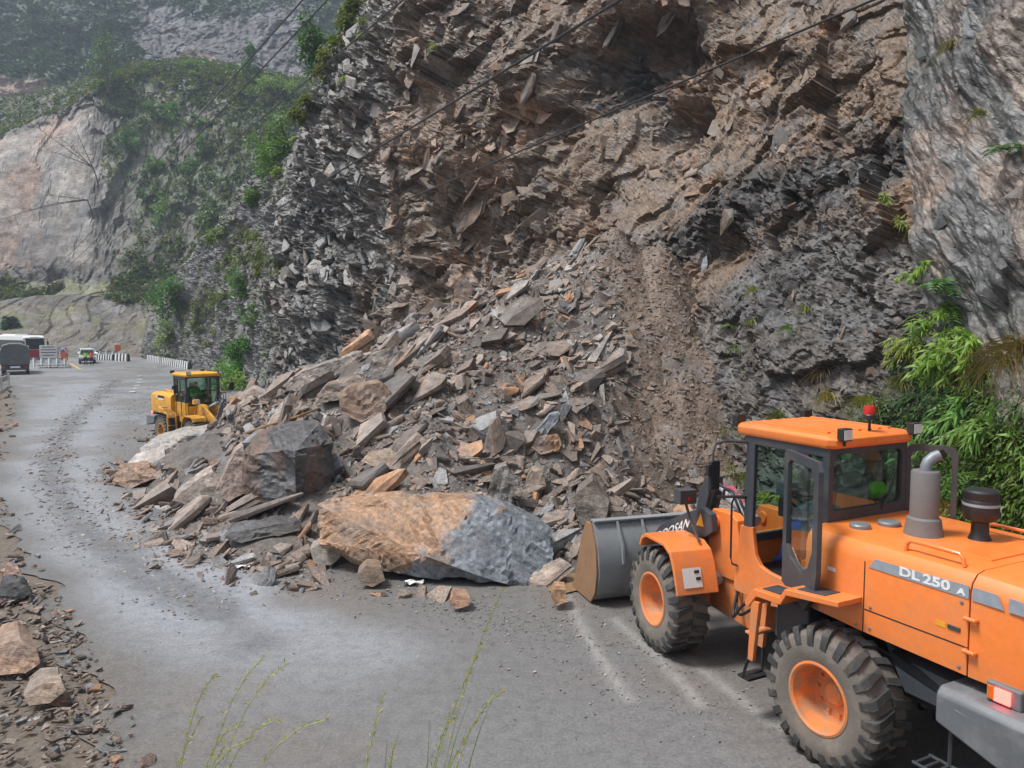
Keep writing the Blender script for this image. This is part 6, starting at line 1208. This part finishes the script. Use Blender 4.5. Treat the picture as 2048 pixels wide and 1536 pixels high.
# ================================================================ TRAFFIC AT THE BEND
def road_wheel(root, c, r_, w_, side):
    w = MB().lathe([(r_ * .55, -w_ / 2), (r_ * .9, -w_ / 2), (r_, -w_ * .35), (r_, w_ * .35), (r_ * .9, w_ / 2), (r_ * .55, w_ / 2)], c, n=20).build('wheel', M_RUBBER, root, smooth=True)
    MB().lathe([(r_ * .56, w_ * .45 * side), (r_ * .5, w_ * .3 * side), (.04, w_ * .35 * side), (0, w_ * .4 * side)], c, n=16).build('rim', M_STEEL, w, smooth=True)
def car(label, loc, rz, pm, pickup=False):
    o = empty('pickup_truck' if pickup else 'car', loc, rz, label, 'pickup' if pickup else 'car')
    L = 5.1 if pickup else 4.2; top = 1.78 if pickup else 1.5; w = .9
    prof = [(-L / 2, .5), (-L / 2 + .05, 1.0), (L / 2 - 1.35, 1.06), (L / 2 - .2, .96), (L / 2, .8), (L / 2, .45), (L / 2 - .3, .35), (-L / 2 + .2, .38)]
    MB().prism(prof, -w, w).build('body', pm, o, bevel=.07, seg=3)
    x1, x2, x3, x4 = ((-.75, -.55, .55, 1.2) if pickup else (-1.9, -1.5, .3, 1.1))
    MB().loft([[(x1, -w * .96, 1.0), (x4, -w * .96, 1.0), (x4, w * .96, 1.0), (x1, w * .96, 1.0)], [(x2, -w * .8, top), (x3, -w * .8, top), (x3, w * .8, top), (x2, w * .8, top)]]).build('cabin', pm, o, bevel=.06, seg=3)
    k = lambda a, b, t: a + (b - a) * t
    ws = [(k(x4, x3, .12) + .012, -w * .82), (k(x4, x3, .12) + .012, w * .82), (k(x4, x3, .85) + .012, w * .74), (k(x4, x3, .85) + .012, -w * .74)]; zz = [k(1.0, top, .12), k(1.0, top, .12), k(1.0, top, .85), k(1.0, top, .85)]
    MB().add([(p[0], p[1], z) for p, z in zip(ws, zz)], [(0, 1, 2, 3)]).build('windscreen', M_DGLASS, o)
    for sd_ in (1, -1): MB().add([(k(x1, x2, .2) + .15, sd_ * (w * .93 + .012), k(1, top, .2)), (k(x4, x3, .2) - .15, sd_ * (w * .93 + .012), k(1, top, .2)), (k(x4, x3, .82) - .1, sd_ * (w * .83 + .012), k(1, top, .82)), (k(x1, x2, .82) + .1, sd_ * (w * .83 + .012), k(1, top, .82))], [(0, 1, 2, 3)]).build('side_window', M_DGLASS, o); MB().box((L / 2 - .06, .55 * sd_ - .17, .68), (L / 2 + .012, .55 * sd_ + .17, .84)).build('headlight', M_LENS, o, bevel=.02); [road_wheel(o, (x, .8 * sd_, .36), .36, .24, sd_) for x in (L * .3, -L * .3)]; MB().box((x4 - .35, sd_ * .95 - .07, 1.05), (x4 - .2, sd_ * .95 + .07, 1.2)).build('mirror', M_BLACK, o, bevel=.02)
    MB().box((L / 2 - .02, -.45, .55), (L / 2 + .015, .45, .78)).build('grille', M_BLACK, o); MB().box((L / 2 - .05, -.88, .42), (L / 2 + .07, .88, .56)).build('bumper', M_DARK, o, bevel=.03)
    return o
def face(px, py): q = gnd(px, py); return q
q = gnd(160, 728); car('silver-green pickup facing the camera on the far road', (q.x - .4, q.y + 2.4, 0), R(-62), paint('silver_paint', srgb(150, 166, 162), .3, dirt=.3), True)
q = gnd(126, 722); car('white car behind the guardrail near the notice board', (q.x + .6, q.y + 5, 0), R(-50), M_WHITE)
# bus
q = gnd(72, 722); BUS = empty('bus', (q.x - 4.7, q.y + 3.7, 0), R(-38), 'white and red coach with dark windows parked at the bend', 'bus')
MB().prism([(-6, .45), (-6, 3.15), (-5.8, 3.35), (5.3, 3.35), (5.75, 3.1), (6.0, 1.6), (6.0, .45)], -1.25, 1.25).build('body', M_WHITE, BUS, bevel=.1, seg=3)
for sd_ in (1, -1):
    MB().prism([(-5.7, 1.55), (-5.7, 2.75), (5.35, 2.75), (5.55, 1.55)], *sorted((1.252 * sd_, 1.262 * sd_))).build('window_band', M_DGLASS, BUS)
    MB().prism([(-5.9, .6), (-5.9, 1.2), (5.8, 1.2), (5.8, .6)], *sorted((1.252 * sd_, 1.264 * sd_))).build('side_panel', M_RED, BUS)
    for x in (4.1, -3.4): road_wheel(BUS, (x, 1.12 * sd_, .5), .5, .3, sd_)
    MB().box((5.9, .95 * sd_ - .2, .75), (6.03, .95 * sd_ + .2, .98)).build('headlight', M_LENS, BUS, bevel=.03)
    MB().tube([(5.6, 1.15 * sd_, 3.0), (6.1, 1.4 * sd_, 2.95), (6.15, 1.45 * sd_, 2.6)], .04, 6).box((6.08, 1.45 * sd_ - .1, 2.1), (6.2, 1.45 * sd_ + .1, 2.6)).build('mirror', M_BLACK, BUS)
MB().add([(6.03, -1.12, 1.55), (6.03, 1.12, 1.55), (5.80, 1.1, 3.0), (5.80, -1.1, 3.0)], [(0, 1, 2, 3)]).build('windscreen', M_DGLASS, BUS)
MB().box((5.99, -1.22, .5), (6.06, 1.22, 1.5)).build('front_panel', M_RED, BUS, bevel=.03); MB().box((5.7, -.6, 2.98), (5.84, .6, 3.2)).build('destination_board', M_LETTER, BUS); MB().box((-3, -.8, 3.34), (1.5, .8, 3.52)).build('roof_unit', M_WHITE, BUS, bevel=.05)
# tarpaulined lorry seen from behind
q = gnd(20, 750); LOR = empty('lorry', (q.x + .4, q.y + .2, 0), R(122), 'lorry under a dark grey tarpaulin at the left frame edge', 'lorry')
MB().loft([[(x, y, z + .08 * math.sin(x * 1.3)) for y, z in ((-1.2, .95), (-1.24, 2.0), (-1.0, 2.75), (-.4, 2.95), (.4, 2.95), (1.0, 2.75), (1.24, 2.0), (1.2, .95))] for x in (0, .15, 1.2, 2.4, 3.6, 4.8, 5.0)]).build('tarpaulin', paint('tarpaulin', srgb(92, 96, 98), .6, dirt=.5, dirtcol=srgb(140, 142, 142), scale=1.5, bumpy=.5), LOR, bevel=.05)
MB().box((0, -1.1, .6), (7, 1.1, .95)).build('chassis', M_BLACK, LOR); MB().box((-.08, -1.15, .45), (.02, 1.15, .62)).build('bumper', M_DARK, LOR, bevel=.02); MB().box((-.1, -.4, .66), (-.06, .4, .82)).build('number_plate', M_LETTER, LOR)
for y in (-.9, .9): MB().box((-.1, y - .14, .66), (-.05, y + .14, .8)).build('tail_lamp', M_REDL, LOR, bevel=.01)
cb = MB().prism([(5.2, .6), (5.2, 2.6), (6.4, 2.6), (6.9, 1.7), (7.0, .6)], -1.15, 1.15).build('cab', M_RED, LOR, bevel=.06); MB().box((5.1, -1.18, 2.2), (5.9, 1.18, 2.62)).build('cab_visor', M_WHITE, cb, bevel=.03)
MB().prism([(1.5, 2.2), (1.9, 2.85), (4.6, 2.9), (4.6, 2.5)], 1.255, 1.262).build('red_stripe', M_RED, LOR)
for x in (1.2, 2.3, 6.0): [road_wheel(LOR, (x, .98 * s_, .48), .48, .3, s_) for s_ in (1, -1)]
# notice board, warning signs
def sign(label, px, py, w_, z0, z1, mat, rz, lines=0, cat='sign', posts=2):
    q = gnd(px, py); o = empty('notice_board' if lines else 'warning_sign', tuple(q), rz, label, cat); MB().box((-.03, -w_ / 2, z0), (.03, w_ / 2, z1)).build('panel', mat, o, bevel=.01)
    for k in range(posts): y = 0 if posts == 1 else (-.4 + .8 * k) * w_; MB().tube([(-.06, y, 0), (-.06, y, z1)], .03, 6).build('post', M_STEEL, o)
    for k in range(lines): z = z1 - (z1 - z0) * (k + .7) / (lines + .6); ww = w_ * (.42 if k % 3 else .34); MB().box((.031, -ww, z - .045), (.036, ww, z + .045)).build('text_line', M_DARK, o)
    return o
sign('white notice board with dark text lines on two posts', 98, 733, 1.75, 1.0, 2.45, M_WHITE, R(-62), 4, 'notice board')
sign('small orange chevron sign near the white car', 128, 728, .6, .2, 1.4, M_AMBER, R(-62), 0, 'sign', 1)
sign('orange warning sign at the end of the far guardrail', 236, 716, .75, 1.0, 1.9, M_AMBER, R(-62), 0, 'sign', 1)
# barriers
def barrier(label, pa, pb, n, h=.8, w_=.35):
    a, b = gnd(*pa), gnd(*pb); d = (b - a); L = d.length; o = empty('striped_barrier', tuple(a), math.atan2(d.y, d.x), label, 'barrier', 'striped roadside barriers'); s_ = L / n
    me = [MB().prism([(-w_ / 2, 0), (-w_ / 2, .2), (-w_ * .3, h), (w_ * .3, h), (w_ / 2, .2), (w_ / 2, 0)], 0, s_, 'x').build('stripe', m_, o, bevel=.0) for m_ in (M_WHITE, M_BLACK)]
    for k in range(n):
        c = me[k % 2] if k < 2 else me[k % 2].copy()
        if k >= 2: COL.objects.link(c); c.parent = o
        c.location = (k * s_, 0, 0)
barrier('long black and white striped barrier at the foot of the grey cliff', (297, 722), (380, 739), 44)
barrier('short black and white striped barrier below the orange warning sign', (232, 722), (258, 723), 8, 1.0)
barrier('white and black striped barrier right of the people', (188, 720), (228, 721), 16, .8)
def rail(label, pa, pb, n, z=(.45, .8)):
    a, b = gnd(*pa), gnd(*pb); d = b - a; L = d.length; o = empty('guardrail', tuple(a), math.atan2(d.y, d.x), label, 'guardrail', 'guardrails at the bend')
    MB().prism([(-.03, z[0]), (.05, z[0] + .06), (0, (z[0] + z[1]) / 2), (.05, z[1] - .06), (-.03, z[1])], 0, L, 'x').build('beam', M_GREYP, o); MB().box((0, -.06, z[1] + .1), (L, -.02, z[1] + .22)).build('top_bar', M_DARK, o)
    for k in range(n): MB().box((L * k / (n - 1) - .1, -.2, 0), (L * k / (n - 1) + .1, -.04, z[1] + .2)).build('post', M_WHITE, o)
rail('guardrail in front of the bus', (40, 733), (132, 735), 7)
rail('guardrail behind the pickup', (176, 716), (240, 717), 6)
rail('old guardrail at the left edge of the road', (-40, 800), (14, 772), 4)
# heap of stones in wire beside the notice board
a = gnd(80, 738); GB = empty('stone_stack', tuple(a), R(28), 'low stack of dark stones below the notice board', 'stone stack'); r = np.random.default_rng(5)
for k in range(14):
    for j in range(2):
        o = stone('stone', 'chunk', (k * .22, r.uniform(-.1, .1), .14 + j * .24), rand_rot(r, 1, Zv[None], .2)[0], .42, np.array(srgb(104, 102, 96)) * r.uniform(.7, 1.2), r, GB)
# paint on the road
M_LINE = plain('road_paint', srgb(222, 222, 216), .6); M_YLINE = plain('yellow_road_paint', srgb(206, 176, 84), .6)
for px, py in ((279, 753), (281, 760), (279, 766), (275, 772), (271, 778), (265, 785)):
    q = gnd(px, py); MB().prism([(-.22, -.16), (.2, -.2), (.24, .14), (-.18, .2)], .03, .06, 'z').build('lane_dash', M_LINE, ROAD).location = q
a, b = gnd(140, 728), gnd(161, 739); d = (b - a).normalized(); s_ = Vector((-d.y, d.x, 0)) * .12; MB().add([tuple(p + Vector((0, 0, .03))) for p in (a - s_, b - s_, b + s_, a + s_)], [(0, 1, 2, 3)]).build('edge_line', M_YLINE, ROAD)
# muddy water beside the bucket and litter
q = gnd(1140, 1158); an = np.linspace(0, 2 * np.pi, 28, endpoint=False); rr_ = 1 + .22 * np.sin(an * 3 + 1) + .12 * np.sin(an * 5)
g = NG('muddy_water'); n = g.noise(g.pos(), 3, 4, .6); M_MUD = g.done(g.mix(srgb(150, 122, 88), srgb(126, 100, 74), fac=n), .12, g.bump(n, .1, .02))
tag(MB().add([(q.x + math.cos(t) * .55 * k, q.y + math.sin(t) * .75 * k, .035) for t, k in zip(an, rr_)], [tuple(range(28))]).build('puddle', M_MUD), 'tan muddy puddle between the huge boulder and the bucket', None, None, 'structure')
for px, py, lab in ((485, 1137, 'crumpled white plastic scrap on the road near the dark slate beam'), (828, 1170, 'small white paper scrap under the huge boulder')):
    q = gnd(px, py); b = bmesh.new(); bmesh.ops.create_grid(b, x_segments=7, y_segments=5, size=.5)
    for v in b.verts: v.co = Vector((v.co.x * .34, v.co.y * .2, .05 + .05 * float(vnoise(v.co.x * 6, v.co.y * 6, s=5))))
    me = bpy.data.meshes.new('litter'); b.to_mesh(me); b.free(); o = link('litter', me, M_WHITE); o.location = q; tag(o, lab, 'litter')
# a snapped branch in the rubble and a ribbon on the loader
pts = [at(488, 868, hit(488, 872) - .1), at(540, 850, hit(540, 862) - .25), at(600, 832, hit(600, 846) - .3), at(640, 815, hit(640, 832) - .2)]
o = MB().tube([p - pts[0] for p in pts], [.05, .045, .04, .025], 7).build('fallen_branch', paint('bare_wood', srgb(140, 108, 76), .8, dirt=.4), None, smooth=True); o.location = pts[0]; tag(o, 'long bare branch lying across the rubble above the tall dark block', 'branch')
XF = Matrix.Rotation(TF - TR, 4, 'Z'); lw = Matrix.Translation(LOADER.location) @ Matrix.Rotation(R(90) + TR, 4, 'Z') @ XF
rb = [[lw @ Vector((1.0 + .5 * t, .10 + .03 * math.sin(t * 9), 2.14 + .14 * t + .03 * math.sin(t * 13) + dz)) for dz in (0, .09)] for t in np.linspace(0, 1, 9)]; V_ = [p for q2 in rb for p in q2]
o = MB().add([tuple(p - V_[0]) for p in V_], [(2 * i, 2 * i + 1, 2 * i + 3, 2 * i + 2) for i in range(8)]).build('ribbon', plain('pink_cloth', srgb(222, 110, 130), .8), None, smooth=True); o.location = V_[0]; tag(o, 'pink and white ribbon tied on the loader tilt cylinder', 'ribbon')
# ---- overhead cables
def cable(label, A, B, sag, r_):
    a, b = Vector(at(*A)), Vector(at(*B)); pts = []
    for t in np.linspace(0, 1, 60) ** 1.6: pts.append(a.lerp(b, t) - Vector((0, 0, sag * 4 * t * (1 - t))))
    o = MB().tube([p - a for p in pts], r_, 6).build('power_cable', M_BLACK, None, smooth=True); o.location = a; tag(o, label, 'cable', 'overhead cables')
cable('leftmost overhead cable crossing the misty mountain', (720, -128, 17), (66, 575, 140), .6, .023)
cable('second overhead cable from the left', (780, -132, 17), (74, 585, 140), .6, .023)
cable('middle overhead cable running over the layered rock', (930, -105, 17), (80, 585, 140), .6, .023)
cable('thick overhead cable crossing the centre of the cliff', (1400, -98, 9), (150, 650, 125), .35, .022)
cable('lowest overhead cable reaching the top right of the picture', (1900, -66, 9), (190, 650, 125), .35, .017)
# ---- mountain air
hb_ = MB().box((-680, -320, -16), (680, 680, 150)).build('haze', None)
g = NG('haze_air'); g.t.nodes.remove(g.p); vol = g.n('ShaderNodeVolumePrincipled'); vol.inputs['Color'].default_value = (.72, .84, 1, 1); vol.inputs['Density'].default_value = .0005; vol.inputs['Anisotropy'].default_value = .2; g.l(vol.outputs[0], g.out.inputs['Volume'])
hb_.data.materials.append(g.m); tag(hb_, 'thin bluish mountain haze', None, None, 'stuff')
